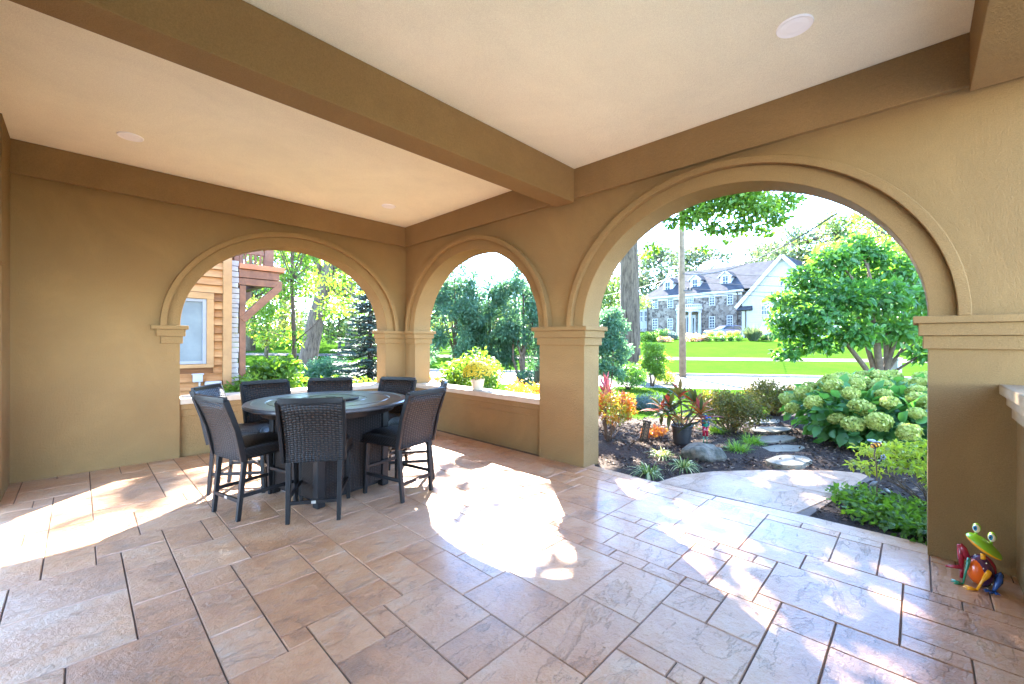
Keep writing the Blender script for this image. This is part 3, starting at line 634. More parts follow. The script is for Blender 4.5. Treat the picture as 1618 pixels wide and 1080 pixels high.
# potted cordyline
pp = PX(1078, 703); POT = mat('black nursery plastic', (0.012, 0.012, 0.013), (0.018, 0.018, 0.019), 10, 0.45)
SOIL = mat('potting soil', (0.045, 0.03, 0.022), (0.08, 0.06, 0.045), 40, 0.95, bumps=0.8, bscale=60)
t = thing('potted_cordyline', 'bronze and red strap-leaved cordyline in a black nursery pot on the mulch', 'potted plant', xy(pp, 0.01))
b = MB(); b.lathe([(0.105, 0.0), (0.118, 0.03), (0.135, 0.245), (0.148, 0.25), (0.150, 0.285), (0.138, 0.285), (0.13, 0.24)], 36); b.build('pot', POT, t)
b = MB(); b.lathe([(0.0, 0.255), (0.131, 0.25)], 24); b.build('soil', SOIL, t)
b = MB(); B = []; D = []
for (sx, sy, ht) in ((0.02, 0.02, 0.72), (-0.07, 0.03, 0.60), (0.08, -0.03, 0.62), (0.0, -0.09, 0.52), (-0.03, 0.09, 0.55)):
    top = Vector((sx * 3.0, sy * 3.0, ht)); b.tube(limb((sx * 0.6, sy * 0.6, 0.25), top, 0.05, 4), 0.012, 6)
    for k in range(27):
        f = k / 26; a = k * 2.4 + sx * 40; el = R(-8 + 70 * f); B.append((top.x, top.y, ht - 0.16 + 0.18 * f)); D.append((math.cos(a) * math.cos(el), math.sin(a) * math.cos(el), math.sin(el)))
b.build('stems', STEM, t, smooth=True); n = len(B)
blades('foliage', np.array(B), np.array(D) + RNG.normal(size=(n, 3)) * 0.08, RNG.uniform(0.24, 0.38, n), 0.062, RNG.uniform(0.1, 0.5, n), L_CORD, t, 5)
# pink cordyline behind the pier
p = PD(957, 600, 7.4); t = thing('pink_cordyline', 'pink and red strap-leaved cordyline rising behind the pier and the orange azalea', 'plant', xy(p))
b = MB(); B = []; D = []
for sx, sy, ht in ((0, 0, 0.72), (0.14, 0.06, 0.55), (-0.12, -0.08, 0.58), (0.22, -0.16, 0.42)):
    b.tube([(sx * 0.4, sy * 0.4, 0), (sx, sy, ht)], 0.014, 6)
    for k in range(20):
        f = k / 19; a = k * 2.4; el = R(25 + 58 * f); B.append((sx, sy, ht - 0.14 + 0.15 * f)); D.append((math.cos(a) * math.cos(el), math.sin(a) * math.cos(el), math.sin(el)))
b.build('stems', STEM, t, smooth=True); n = len(B)
blades('foliage', np.array(B), np.array(D), RNG.uniform(0.25, 0.38, n), 0.06, RNG.uniform(0.1, 0.4, n), L_PINK, t, 5)
# autumn azalea with bare legs
p = PD(962, 690, 6.35); shrub('azalea', 'azalea in yellow and orange autumn leaf beside the pier, bare stems below', xy(p), dome((0.05, 0.0, 0.50), (0.36, 0.40, 0.25), 16, 0.12), 1900, 0.055, 0.028, L_ORANGE, 'shrub', stems=22, sr=0.008)
p = PD(835, 600, 7.0); shrub('azalea', 'orange flushed azalea behind the sill, left of the square pier', xy(p), dome((0.0, 0.0, 0.60), (0.42, 0.35, 0.25), 14, 0.12), 1500, 0.055, 0.028, L_ORANGE, 'shrub', stems=14, sr=0.008)
# rust coloured seedling patch
p = PX(1037, 690); shrub('coleus', 'low rust orange coleus left of the black pot', xy(p, 0.0), [((0, 0, 0.10), (0.16, 0.14, 0.07)), ((-0.16, 0.06, 0.07), (0.10, 0.10, 0.05)), ((0.12, -0.03, 0.12), (0.08, 0.08, 0.06))], 170, 0.075, 0.045, L_RUST, 'plant', stems=5, sr=0.004)
p = PD(1085, 655, 6.9); shrub('spirea', 'faded pinkish low spirea behind the black pot', xy(p, 0.0), dome((0, 0, 0.20), (0.38, 0.3, 0.12), 9, 0.10), 800, 0.04, 0.02, L_FLOWER, 'shrub', stems=9, sr=0.005)
# variegated liriope
def tuft(name, label, p, n, L, W, lm, cat, group=None, spread=0.07, lo=25, dr=(0.5, 1.1)):
    t = thing(name, label, cat, xy(p, 0.0), group=group); a = RNG.uniform(0, 2 * math.pi, n); el = np.radians(RNG.uniform(lo, 85, n)); r = RNG.uniform(0, spread, n)
    B = np.stack([r * np.cos(a), r * np.sin(a), np.zeros(n)], 1); D = np.stack([np.cos(a) * np.cos(el), np.sin(a) * np.cos(el), np.sin(el)], 1)
    blades('blades', B, D, RNG.uniform(0.6, 1.1, n) * L, W, RNG.uniform(dr[0], dr[1], n), lm, t, 5); return t
for x, y, lab in ((1026, 748, 'variegated liriope tuft closest to the patio edge, left of its two neighbours'), (1080, 738, 'variegated liriope tuft touching the left end of the grey boulder'), (1047, 722, 'variegated liriope tuft farthest back, below the lantern stake')):
    tuft('liriope', lab, PX(x, y), 95, 0.30, 0.013, L_VARI, 'plant', 'variegated liriope tufts', 0.07)
for x, y, lab in ((1167, 715, 'bright green grass tuft in front, right of the grey boulder'), (1188, 703, 'bright green grass tuft behind the front one, beside the stepping stones'), (1133, 684, 'bright green grass tuft between the bird figure and bronzed shrub'), (1131, 668, 'small bright green tuft at the foot of the bronzed shrub')):
    tuft('grass_tuft', lab, PX(x, y), 260, 0.30, 0.009, L_GRASS, 'grass', 'bright green grass tufts in the mulch', 0.10, 35, (0.3, 0.9))
# bronzed box shrubs
for px, tt, k, r, lab in ((1155, 7.05, 22, 0.52, 'bronzed brown-green box shrub right behind the grass tufts, the nearer of two'), (1226, 8.5, 20, 0.55, 'bronzed box shrub farther back, next to the hydrangea')):
    p = PD(px, 600, tt); shrub('box_shrub', lab, xy(p), dome((0, 0, 0.40), (r * 0.95, r * 0.95, 0.30), k, 0.19), 6500, 0.045, 0.024, L_BOX, 'shrub', 'bronzed box shrubs', stems=24, sr=0.012)
# hydrangea
hc = [((0.0, 0.0, 0.45), (0.85, 0.75, 0.45)), ((0.35, -0.95, 0.45), (0.9, 0.9, 0.45)), ((-0.35, -0.55, 0.38), (0.75, 0.75, 0.38)), ((1.0, -0.25, 0.5), (0.8, 0.8, 0.45)), ((1.3, -1.1, 0.5), (0.8, 0.8, 0.45))]
hp0 = (3.95, -6.05, 0.0)
t = shrub('hydrangea', 'large hydrangea bush with broad leaves and cream-green mophead blooms', hp0, hc, 3200, 0.19, 0.135, L_HYD, 'shrub', stems=30, up=1.3, shape=Q8, sr=0.009, out=0.9)
n = 420; d = unit(RNG.normal(size=(n, 3))); P = d * np.array([0.125, 0.125, 0.095]); N = unit(d + RNG.normal(size=(n, 3)) * 0.35); D = np.cross(N, RNG.normal(size=(n, 3)))
bl0 = leaves('bloom', P, D, N, 0.042, 0.042, L_BLOOM, t); placed = []; first = True; tries = 0
while len(placed) < 86 and tries < 9000:
    tries += 1; c, r = rs.choice(hc); v = Vector((rs.gauss(0, 1), rs.gauss(0, 1), abs(rs.gauss(0, 1)) * 0.9 + 0.05)).normalized(); q = Vector((c[0] + v.x * r[0] * 1.02, c[1] + v.y * r[1] * 1.02, c[2] + v.z * r[2] * 1.05))
    if any(((q.x - o[0][0]) / (o[1][0] * 0.97)) ** 2 + ((q.y - o[0][1]) / (o[1][1] * 0.97)) ** 2 + ((q.z - o[0][2]) / (o[1][2] * 0.97)) ** 2 < 0.95 for o in hc): continue
    if any((q - z).length < 0.27 for z in placed) or q.z < 0.25: continue
    placed.append(q); o = bl0 if first else bl0.copy()
    if not first: COL.objects.link(o); o.parent = t
    first = False; s = rs.uniform(0.75, 1.15); o.location = q; o.scale = (s, s, s * rs.uniform(0.85, 1.05)); o.rotation_euler = (rs.uniform(-0.4, 0.4), rs.uniform(-0.4, 0.4), rs.uniform(0, 6))
# bed on the right of the landing
t = shrub('ground_cover', 'glossy green low ground cover edging the small bed by the right pier', xy(PX(1395, 815), -0.03), [((0.25, 0.15, 0.07), (0.34, 0.28, 0.10)), ((-0.05, 0.0, 0.07), (0.32, 0.26, 0.10)), ((-0.22, -0.28, 0.07), (0.26, 0.26, 0.09)), ((0.15, -0.2, 0.08), (0.28, 0.28, 0.10))], 1900, 0.062, 0.04, L_BRIGHT, 'plant', stems=10, sr=0.004, up=1.0)
shrub('azalea', 'lime green airy azalea in the bed beside the right pier', (1.15, -6.93, 0.0), [((-0.1, 0.1, 0.40), (0.30, 0.28, 0.06)), ((0.15, 0.25, 0.48), (0.28, 0.22, 0.05)), ((0.1, -0.1, 0.55), (0.3, 0.3, 0.06)), ((-0.25, -0.1, 0.30), (0.28, 0.2, 0.05)), ((0.35, 0.45, 0.40), (0.2, 0.18, 0.05)), ((0.3, -0.2, 0.34), (0.3, 0.3, 0.07)), ((0.0, 0.45, 0.30), (0.2, 0.18, 0.04))], 1900, 0.055, 0.026, L_LIME, 'shrub', stems=26, sr=0.007, up=1.2)
# multi-stemmed magnolia
mb = PX(1392, 626); mc = PD(1345, 480, 11.3); MG = []
for (x, y, r, dd) in ((1250, 520, 0.50, 0.0), (1240, 475, 0.45, 0.3), (1275, 440, 0.55, 0.2), (1320, 410, 0.60, 0.0), (1370, 400, 0.55, 0.3), (1415, 425, 0.6, 0.2), (1450, 470, 0.6, 0.0), (1330, 470, 0.7, -0.5), (1390, 470, 0.75, -0.5),
                    (1290, 500, 0.6, -0.5), (1350, 525, 0.55, -0.6), (1420, 520, 0.6, -0.3), (1300, 540, 0.45, -0.3), (1245, 555, 0.35, 0.0), (1470, 530, 0.5, 0.2), (1490, 440, 0.7, 0.5), (1225, 505, 0.28, 0.2), (1340, 440, 0.7, 1.0), (1400, 450, 0.8, 1.2), (1300, 480, 0.7, 1.1), (1370, 510, 0.7, 1.0), (1440, 500, 0.7, 1.1), (1270, 545, 0.3, 0.4), (1455, 560, 0.3, -0.2), (1350, 388, 0.4, 0.2)):
    q = PD(x, y, 11.3 + dd); MG.append((tuple(q), (r, r, r * 0.62)))
M0 = Vector(xy(mb, -0.03)); fk = []
for x, y in ((1300, 500), (1345, 470), (1400, 450), (1430, 490)):
    q = PD(x, y, 11.3); a = M0 + Vector((rs.uniform(-.12, .12), rs.uniform(-.12, .12), 0)); fk.append(([a, a.lerp(q, 0.3) + Vector((0, 0, 0.18)), a.lerp(q, 0.6) + Vector((0, 0, 0.15)), q], [0.085, 0.07, 0.055, 0.03]))
tree('magnolia', 'multi-stemmed dark green magnolia with a wide round crown beside the street', [M0, M0 + Vector((0, 0, 0.5)), PD(1385, 540, 11.3), PD(1375, 480, 11.3)], [0.12, 0.10, 0.08, 0.04], MG, 10500, 0.20, 0.10, L_MAG, STEM, limbs=0.9, up=0.6, forks=fk, lim_from=0.4, shape=Q8)
# grey utility pedestal behind the magnolia
p = PX(1405, 622); GREY = mat('grey painted metal', (0.27, 0.26, 0.25), (0.22, 0.215, 0.205), 4, 0.6)
t = thing('utility_pedestal', 'grey square utility pedestal standing behind the magnolia stems', 'utility box', xy(p, -0.03), R(-10))
b = MB(); b.box(-0.24, -0.24, 0, 0.24, 0.24, 1.02); b.build('body', GREY, t, bevel=0.015)
b = MB(); b.box(-0.26, -0.26, 1.02, 0.26, 0.26, 1.10); b.build('cap', GREY, t, bevel=0.015)
b = MB(); b.box(-0.251, -0.02, 0.16, -0.241, 0.14, 0.36); b.build('vent_slot', POT, t)
# middle distance shrubs
def ball_shrub(name, label, px, tt, z0, rr, h, n, L, lm, k=24, group=None, cat='shrub', W=None):
    p = PD(px, 540, tt); shrub(name, label, (p.x, p.y, z0), dome((0, 0, h * 0.47), (rr * 0.85, rr * 0.85, h * 0.46), k, rr * 0.36), n, L, W or L * 0.55, lm, cat, group, stems=10, sr=0.015)
ball_shrub('round_shrub', 'low round green shrub at the foot of the big trunk', 993, 13.6, -0.03, 0.62, 0.95, 4200, 0.06, L_MAG)
ball_shrub('round_shrub', 'taller bright green round shrub right of the big trunk', 1031, 14.6, -0.03, 0.56, 1.66, 5200, 0.07, L_BRIGHT)
ball_shrub('creeping_juniper', 'low blue-green juniper spreading at the lawn edge', 1030, 9.6, -0.03, 0.55, 0.28, 2200, 0.05, L_SPRUCE, 14)
ball_shrub('juniper', 'tall feathery blue-green evergreen between the square pier and the big trunk', 962, 12.2, -0.03, 0.60, 2.85, 9000, 0.085, L_ARB, 40, cat='tree')
ball_shrub('yellow_shrub', 'small yellow-green shrub between the round shrub and the utility pole', 1052, 15.4, -0.03, 0.42, 0.55, 1500, 0.06, L_LIME)

# big tree whose branches hang into the open arch and shade it
tb = Vector((11.3, 1.55, -0.05))
BT = []; HB = []
for x, y, tt, r in ((1105, 335, 12.2, 0.55), (1150, 322, 12.0, 0.65), (1195, 330, 11.8, 0.55), (1225, 345, 12.0, 0.35), (1170, 358, 12.1, 0.42), (1128, 360, 12.3, 0.36), (1205, 365, 12.0, 0.26), (1088, 352, 12.6, 0.32), (1240, 318, 12.2, 0.5), (1180, 300, 12, 0.7), (1130, 300, 12, 0.7), (1080, 320, 12.4, 0.5), (1150, 378, 12.3, 0.16), (1060, 350, 13, 0.28), (1030, 390, 13.2, 0.26), (1020, 405, 13.3, 0.18), (1110, 392, 13, 0.14)):
    q = PD(x, y, tt); HB.append((tuple(q), (r, r, r * 0.5)))
for k in range(46):
    a = rs.uniform(0, 6.28); q = 6.0 * math.sqrt(rs.random()); BT.append(((10.6 + q * math.cos(a), 0.6 + q * math.sin(a) * 0.75, rs.uniform(9.2, 13.5)), (1.3, 1.3, 0.7)))
for (x, y, z, r) in ((6.6, 1.4, 8.9, 1.0), (7.4, 2.4, 9.5, 0.8), (6.0, 0.6, 8.5, 0.9), (5.6, -0.5, 8.4, 0.9), (6.9, -0.3, 9.2, 0.8), (6.3, 3.7, 9.0, 0.35), (6.9, 5.9, 9.1, 0.3), (6.2, 4.6, 9.0, 0.3), (7.3, 6.5, 9.6, 0.3), (5.9, 5.1, 8.8, 0.25)): BT.append(((x, y, z), (r, r, 0.5)))  # unseen clumps placed to shade the arches; small ones added to break up sunlight
hang = [([tb + Vector((0, 0, 7.6)), PD(1060, 240, 13.5), PD(1120, 290, 12.4), PD(1190, 335, 11.9)], [0.11, 0.07, 0.035, 0.012]), ([PD(1060, 240, 13.5), PD(1100, 320, 12.6), PD(1130, 362, 12.3)], [0.05, 0.025, 0.008]), ([PD(1120, 290, 12.4), PD(1180, 318, 12.1), PD(1235, 342, 12)], [0.035, 0.02, 0.008]), ([tb + Vector((0, 0, 6.4)), PD(1020, 330, 14), PD(1030, 388, 13.2)], [0.06, 0.03, 0.008]), ([PD(1060, 240, 13.5), PD(1078, 320, 12.8), PD(1062, 352, 13)], [0.04, 0.02, 0.008])]
tree('maple_tree', 'big maple with a thick grey trunk whose branches hang into the open arch', [tb, tb + Vector((0, 0, 0.5)), tb + Vector((0.03, 0.02, 2.5)), tb + Vector((-0.05, 0.05, 5.5)), tb + Vector((0.1, 0, 8)), tb + Vector((0, 0, 11))], [0.56, 0.43, 0.39, 0.36, 0.28, 0.12], BT, 9500, 0.24, 0.17, L_MAPLE, limbs=0.8, lim_from=0.6, up=0.8, forks=hang, extra=(HB, 3800, 0.15, 0.11))

# ------------------------------------------------------------------ small ornaments
def paint(name, c, rough=0.25): return mat(name, c, tuple(x * 0.9 for x in c), 6, rough, 0.5, coat=0.3)
P_GREEN = paint('lime green enamel', (0.22, 0.45, 0.015)); P_YEL = paint('yellow enamel', (0.85, 0.36, 0.01)); P_ORG = paint('orange enamel', (0.80, 0.12, 0.008)); P_PURP = paint('purple enamel', (0.075, 0.022, 0.06))
P_RED = paint('crimson enamel', (0.30, 0.012, 0.03)); P_BLUE = paint('blue enamel', (0.02, 0.07, 0.24)); P_TEAL = paint('green enamel', (0.02, 0.19, 0.10)); P_CREAM = paint('cream enamel', (0.8, 0.74, 0.5)); P_IRIS = paint('iris enamel', (0.03, 0.25, 0.45)); P_BLACK = paint('black enamel', (0.01, 0.01, 0.01))
def frog():
    # local frame: x to the viewer's right, y away from the viewer, z up
    base = PX(1552, 926); a = math.atan2(RT.y, RT.x)
    t = thing('frog_figurine', 'painted metal frog figurine sitting on the patio in the corner by the half wall', 'figurine', (base.x, base.y, 0.001), a - R(44))
    s = 0.0024   # metres per survey unit (8 units = 1 photo pixel)
    q = lambda X, Y, y=0.0: Vector(((X - 560) / 8 * s * 8 / 8 * 1.0 * 0.335 * 3 / 1, y, (860 - Y) / 8 * s * 0.335 * 3 * 1.0)) * 1.0
    # body: barrel, orange belly facing the viewer, purple band, crimson back
    body = Matrix.Rotation(R(-16), 3, 'Y')
    def P3(X, Y, y=0.0): k = 0.00030 * 1.0; return Vector(((X - 560) * k, y, (870 - Y) * k))
    c = P3(560, 690, 0.02)
    b = MB(); b.ball(c, (0.052, 0.050, 0.060), 24, body); b.build('body', P_PURP, t, smooth=True)
    b = MB(); b.ball(c + Vector((-0.014, -0.014, -0.002)), (0.042, 0.042, 0.049), 24, body); b.build('belly', P_ORG, t, smooth=True)
    b = MB(); b.ball(c + Vector((0.014, 0.014, 0.006)), (0.046, 0.044, 0.052), 24, body); b.build('back', P_RED, t, smooth=True)
    b = MB()
    for X, Y, y in ((612, 540, -0.028), (575, 608, -0.037), (678, 788, -0.024), (630, 860, -0.02), (480, 472, -0.02)): b.ball(P3(X, Y, y + 0.0), 0.0028, 8)
    b.build('rivets', P_CREAM, t, smooth=True)
    b = MB(); b.tube([P3(580, 520, 0.0), P3(578, 455, 0.0)], 0.010, 12); b.build('neck', P_YEL, t, smooth=True)
    # head: a lens tapering to a point on the right
    tilt = Matrix.Rotation(R(27), 3, 'Y')
    def lens(zsign, m, nm):
        bb = MB(); n = 28; rows = 10; hc = P3(560, 345, -0.01)
        for i in range(rows + 1):
            f = i / rows
            for k in range(n):
                th = 2 * math.pi * k / n; x = math.cos(th) * 0.072; x = x * (1.12 if x > 0 else 0.92); y = math.sin(th) * 0.055 * (1 - 0.45 * max(0, math.cos(th)) ** 2)
                r = math.cos(f * math.pi / 2); z = zsign * math.sin(f * math.pi / 2) * (0.030 if zsign > 0 else 0.017)
                bb.v.append(tilt @ Vector((x * r, y * r, z)) + hc)
        bb.f = [(i * n + k, i * n + (k + 1) % n, (i + 1) * n + (k + 1) % n, (i + 1) * n + k) for i in range(rows) for k in range(n)]; bb.m = [0] * len(bb.f)
        return bb.build(nm, m, t, smooth=True)
    hd = lens(1, P_GREEN, 'head'); lens(-1, P_YEL, 'jaw')
    for X, Y in ((488, 140), (672, 215)):
        e = P3(X, Y, -0.012); b = MB(); b.ball(e + Vector((0.004, 0.008, 0.002)), (0.0165, 0.014, 0.0175), 16); b.tube([e + Vector((0.002, 0.008, -0.01)), e + Vector((0.0, 0.008, -0.032))], 0.006, 8); o = b.build('eye_socket', P_GREEN, t, smooth=True)
        b = MB(); b.ball(e + Vector((0.002, -0.002, 0)), (0.0145, 0.011, 0.0155), 16); b.build('eyeball', P_CREAM, o, smooth=True)
        b = MB(); b.ball(e + Vector((-0.003, -0.0105, 0.002)), (0.0088, 0.004, 0.0100), 14); b.build('iris', P_IRIS, o, smooth=True)
        b = MB(); b.ball(e + Vector((-0.0045, -0.0135, 0.003)), (0.0042, 0.002, 0.0048), 12); b.build('pupil', P_BLACK, o, smooth=True)
    def foot(b, p, ang, L=0.035):
        for k in (-0.55, 0.0, 0.55):
            d = Vector((math.cos(ang + k), math.sin(ang + k), 0)); b.tube([p, p + d * L * 0.6, p + d * L + Vector((0, 0, -0.001))], [0.0045, 0.005, 0.0018], 6, flat=0.5)
    k0 = 0.0035
    def gp(X, y): v = P3(X, 870, y); v.z = k0; return v
    # hind leg left (crimson): knee high, shank down, long foot
    b = MB(); kn = P3(300, 425, 0.03); b.tube([P3(420, 620, 0.03), P3(345, 480, 0.03), kn], [0.012, 0.016, 0.010], 10); an = gp(325, 0.03); an.z = 0.045; b.tube([kn, kn.lerp(an, 0.5), an], [0.012, 0.014, 0.009], 10); b.tube([an, gp(120, 0.03) + Vector((0, 0, 0.03))], [0.009, 0.004], 8); b.tube([an, gp(322, 0.03)], [0.008, 0.008], 8); b.build('hind_leg', P_RED, t, smooth=True)
    # hind leg right (blue)
    b = MB(); kn = P3(805, 660, 0.0); b.tube([P3(690, 760, 0.02), kn], [0.010, 0.012], 8); an = gp(690, -0.04); b.tube([kn, kn.lerp(an, 0.35), an], [0.005, 0.016, 0.005], 10); foot(b, an, R(215), 0.04); foot(b, an, R(290), 0.03); b.build('hind_leg', P_BLUE, t, smooth=True)
    # arms
    b = MB(); sh = P3(410, 535, -0.02); el = P3(370, 680, -0.035); an = gp(330, -0.045); b.tube([sh, sh.lerp(el, 0.4), el, an], [0.008, 0.009, 0.0055, 0.004], 9); foot(b, an, R(190), 0.048); b.build('arm', P_TEAL, t, smooth=True)
    b = MB(); sh = P3(650, 630, -0.035); el = P3(560, 740, -0.06); an = gp(490, -0.075); b.tube([sh, sh.lerp(el, 0.45), el, an], [0.010, 0.012, 0.006, 0.0045], 9); foot(b, an, R(185), 0.052); b.build('arm', P_YEL, t, smooth=True)
    t.scale = (1.15, 1.2, 1.62)
frog()
# mum on the sill
TC = mat('ivory glazed pot', (0.55, 0.44, 0.29), (0.48, 0.38, 0.25), 8, 0.45)
p = PX(748, 616, 0.748); p.x = 0.17; p.y = -1.83
t = thing('potted_mum', 'domed yellow chrysanthemum in an ivory pot standing on the porch sill', 'potted plant', (p.x, p.y, 0.7485))
b = MB(); b.lathe([(0.075, 0), (0.08, 0.005), (0.105, 0.15), (0.112, 0.155), (0.112, 0.178), (0.098, 0.178), (0.095, 0.14)], 36); b.build('pot', TC, t)
n = 2600; d = unit(RNG.normal(size=(n, 3))); d[:, 2] = np.abs(d[:, 2]) * 1.0 - 0.12; P = d * np.array([0.235, 0.235, 0.22]) * RNG.uniform(0.7, 1.0, (n, 1)) + np.array([0, 0, 0.21])
leaves('foliage', P, d + RNG.normal(size=(n, 3)) * 0.5, d + RNG.normal(size=(n, 3)) * 0.5, 0.035, 0.02, L_MAG, t)
n = 1500; d = unit(RNG.normal(size=(n, 3))); d[:, 2] = np.abs(d[:, 2]) ** 0.7; d = unit(d); P = d * np.array([0.245, 0.245, 0.235]) + np.array([0, 0, 0.212])
leaves('blossom', P, np.cross(d, RNG.normal(size=(n, 3))), d + RNG.normal(size=(n, 3)) * 0.3, 0.026, 0.024, L_MUM, t)
# boulder
ROCK = mat('mossy grey rock', (0.16, 0.14, 0.105), (0.05, 0.05, 0.034), 7, 0.9, 0.3, bumps=0.9, bscale=14, bdist=0.03, stops=(0.4, 0.62))
p = PX(1116, 722); b = MB(); b.ball((0, 0, 0), (0.31, 0.21, 0.15), 40); o = b.build('boulder', ROCK, smooth=True); o.location = (p.x, p.y, 0.03); o.rotation_euler = (0, 0, -YAW + 0.1)
from mathutils import noise as mn
for v in o.data.vertices: v.co *= 1 + 0.28 * mn.noise(v.co * 5.5) + 0.12 * mn.noise(v.co * 14)
tag(o, 'rounded mossy grey boulder in the mulch with a bird figurine behind it', 'rock')
# leaning lantern stake
BR = mat('brown bronze', (0.05, 0.032, 0.02), (0.035, 0.022, 0.014), 8, 0.4, metal=0.6); AMB = mat('amber lens', (0.25, 0.13, 0.05), None, 8, 0.3)
p = PX(1017, 698); t = thing('path_light', 'brown lattice solar path light leaning in the mulch', 'garden light', xy(p, 0.0)); t.rotation_euler = (R(-6), R(13), -YAW)
b = MB(); b.box(-0.03, -0.03, 0, 0.03, 0.03, 0.29); b.build('lens', AMB, t)
b = MB()
for k in range(4):
    M = Matrix.Rotation(k * math.pi / 2, 4, 'Z')
    for s in (-1, 1): b.box(s * 0.034 - 0.006, -0.042, 0.0, s * 0.034 + 0.006, -0.034, 0.30, M)
    for i in range(5): b.bar(M @ Vector((-0.03, -0.037, 0.05 + i * 0.05)), M @ Vector((0.03, -0.037, 0.09 + i * 0.05)), 0.006); b.bar(M @ Vector((0.03, -0.037, 0.05 + i * 0.05)), M @ Vector((-0.03, -0.037, 0.09 + i * 0.05)), 0.006)
    b.box(-0.04, -0.042, 0.0, 0.04, -0.032, 0.05, M)
b.build('lattice_case', BR, t)
b = MB(); b.box(-0.052, -0.052, 0.295, 0.052, 0.052, 0.325); b.build('cap', BR, t, bevel=0.006)
# painted bird figurine on wire legs
p = PX(1115, 705); t = thing('bird_figurine', 'small painted bird figurine with red trousers on thin green legs', 'figurine', xy(p, 0.02), -YAW)
b = MB(); b.ball((0, 0, 0.315), (0.042, 0.036, 0.07), 16); b.build('body', P_TEAL, t, smooth=True)
b = MB(); b.ball((0.0, -0.004, 0.405), (0.036, 0.032, 0.034), 16); b.tube([(0.02, -0.01, 0.405), (0.06, -0.02, 0.40), (0.082, -0.025, 0.385)], [0.014, 0.009, 0.002], 8); b.build('head', P_BLUE, t, smooth=True)
for s in (-1, 1):
    b = MB(); b.tube([(s * 0.018, 0, 0.27), (s * 0.022, 0, 0.20), (s * 0.024, 0, 0.13)], [0.026, 0.021, 0.017], 10); o = b.build('trouser', P_ORG if s > 9 else P_REDB if 'P_REDB' in globals() else P_RED, t, smooth=True)
    b = MB(); b.tube([(s * 0.024, 0, 0.14), (s * 0.024, 0, 0.0)], 0.006, 7); b.tube([(s * 0.024, 0.01, 0.003), (s * 0.03, -0.04, 0.002)], 0.005, 6); b.build('leg', P_TEAL, t, smooth=True)
    b = MB(); b.ball((s * 0.043, 0, 0.325), (0.012, 0.026, 0.055), 12); b.build('wing', P_BLUE, t, smooth=True)
# bee stake
WIRE = mat('rusty wire', (0.16, 0.10, 0.055), (0.10, 0.06, 0.035), 20, 0.6); TIN = mat('grey tin', (0.20, 0.21, 0.23), (0.13, 0.135, 0.15), 20, 0.4, metal=0.4)
p = PX(1387, 800); t = thing('bee_stake', 'thin wire garden stake topped by a yellow metal bee with grey leaves', 'garden stake', xy(p, -0.02), -YAW)
b = MB(); b.tube([(0, 0, 0), (-0.004, 0, 0.30), (-0.01, 0, 0.42), (-0.03, 0, 0.50), (-0.015, 0, 0.565)], 0.0055, 7); b.build('stake', WIRE, t, smooth=True)
b = MB(); b.tube([(-0.06, 0, 0.565), (-0.03, 0, 0.585), (0.0, 0, 0.59), (0.028, 0, 0.605)], [0.008, 0.022, 0.024, 0.014], 12); o = b.build('bee_body', P_YEL, t, smooth=True)
b = MB()
for x in (-0.045, -0.02, 0.008): b.tube([(x, 0, 0.573 + (x + 0.045) * 0.4), (x + 0.008, 0, 0.577 + (x + 0.045) * 0.4)], 0.0255, 12)
b.build('stripe', P_BLACK, o)
for s in (-1, 1):
    b = MB(); b.ball((-0.03, s * 0.03, 0.62), (0.04, 0.022, 0.008), 12, Matrix.Rotation(R(20 * s), 3, 'X')); b.build('wing', TIN, t, smooth=True)
b = MB()
for k in range(5): b.ball((0.045 + 0.02 * math.cos(k * 1.257), -0.01, 0.475 + 0.02 * math.sin(k * 1.257)), (0.012, 0.004, 0.012), 8)
b.tube([(0.0, 0, 0.40), (0.04, -0.005, 0.475)], 0.004, 6); b.build('flower', TIN, t, smooth=True)
for x, z, a in ((-0.045, 0.235, -25), (0.085, 0.165, 40)):
    b = MB(); b.ball((x, -0.01, z), (0.042, 0.012, 0.02), 12, Matrix.Rotation(R(a), 3, 'Y')); b.tube([(-0.004, 0, z - 0.03), (x * 0.7, -0.008, z)], 0.004, 6); b.build('leaf', TIN, t, smooth=True)

# ------------------------------------------------------------------ timber house beyond the left arch (wall face y = 3)
def cedar():
    m, t, b, v = newmat('cedar siding'); a = nd(t, 'ShaderNodeAttribute', attribute_name='rnd').outputs['Fac']; mp = nd(t, 'ShaderNodeMapping'); mp.inputs['Scale'].default_value = (1.2, 1, 9); t.links.new(v, mp.inputs[0])
    f = noise(t, mp.outputs[0], 2.2, 5, 0.65, 0.8); k = mathn(t, 'ADD', mathn(t, 'MULTIPLY', f, 0.65), mathn(t, 'MULTIPLY', a, 0.4))
    t.links.new(ramp(t, k, [(0.3, (0.14, 0.06, 0.022)), (0.5, (0.27, 0.125, 0.042)), (0.72, (0.38, 0.205, 0.08))]), b.inputs['Base Color']); b.inputs['Roughness'].default_value = 0.7; b.inputs['Specular IOR Level'].default_value = 0.25; bump(t, b, f, 0.3, 0.01); return m
CED = cedar()
CED2 = mat('cedar trim', (0.36, 0.205, 0.075), (0.26, 0.14, 0.05), 3, 0.55, bumps=0.15, bscale=30)
TIMB = mat('dark timber', (0.20, 0.085, 0.04), (0.11, 0.045, 0.022), 4, 0.6, bumps=0.3, bscale=25, dist=1.0)
TIMR = mat('red timber edge', (0.42, 0.16, 0.06), (0.32, 0.11, 0.045), 4, 0.6)
WST = mat('white ledge stone', (0.36, 0.355, 0.345), (0.28, 0.275, 0.265), 5, 0.85, bumps=0.5, bscale=30)
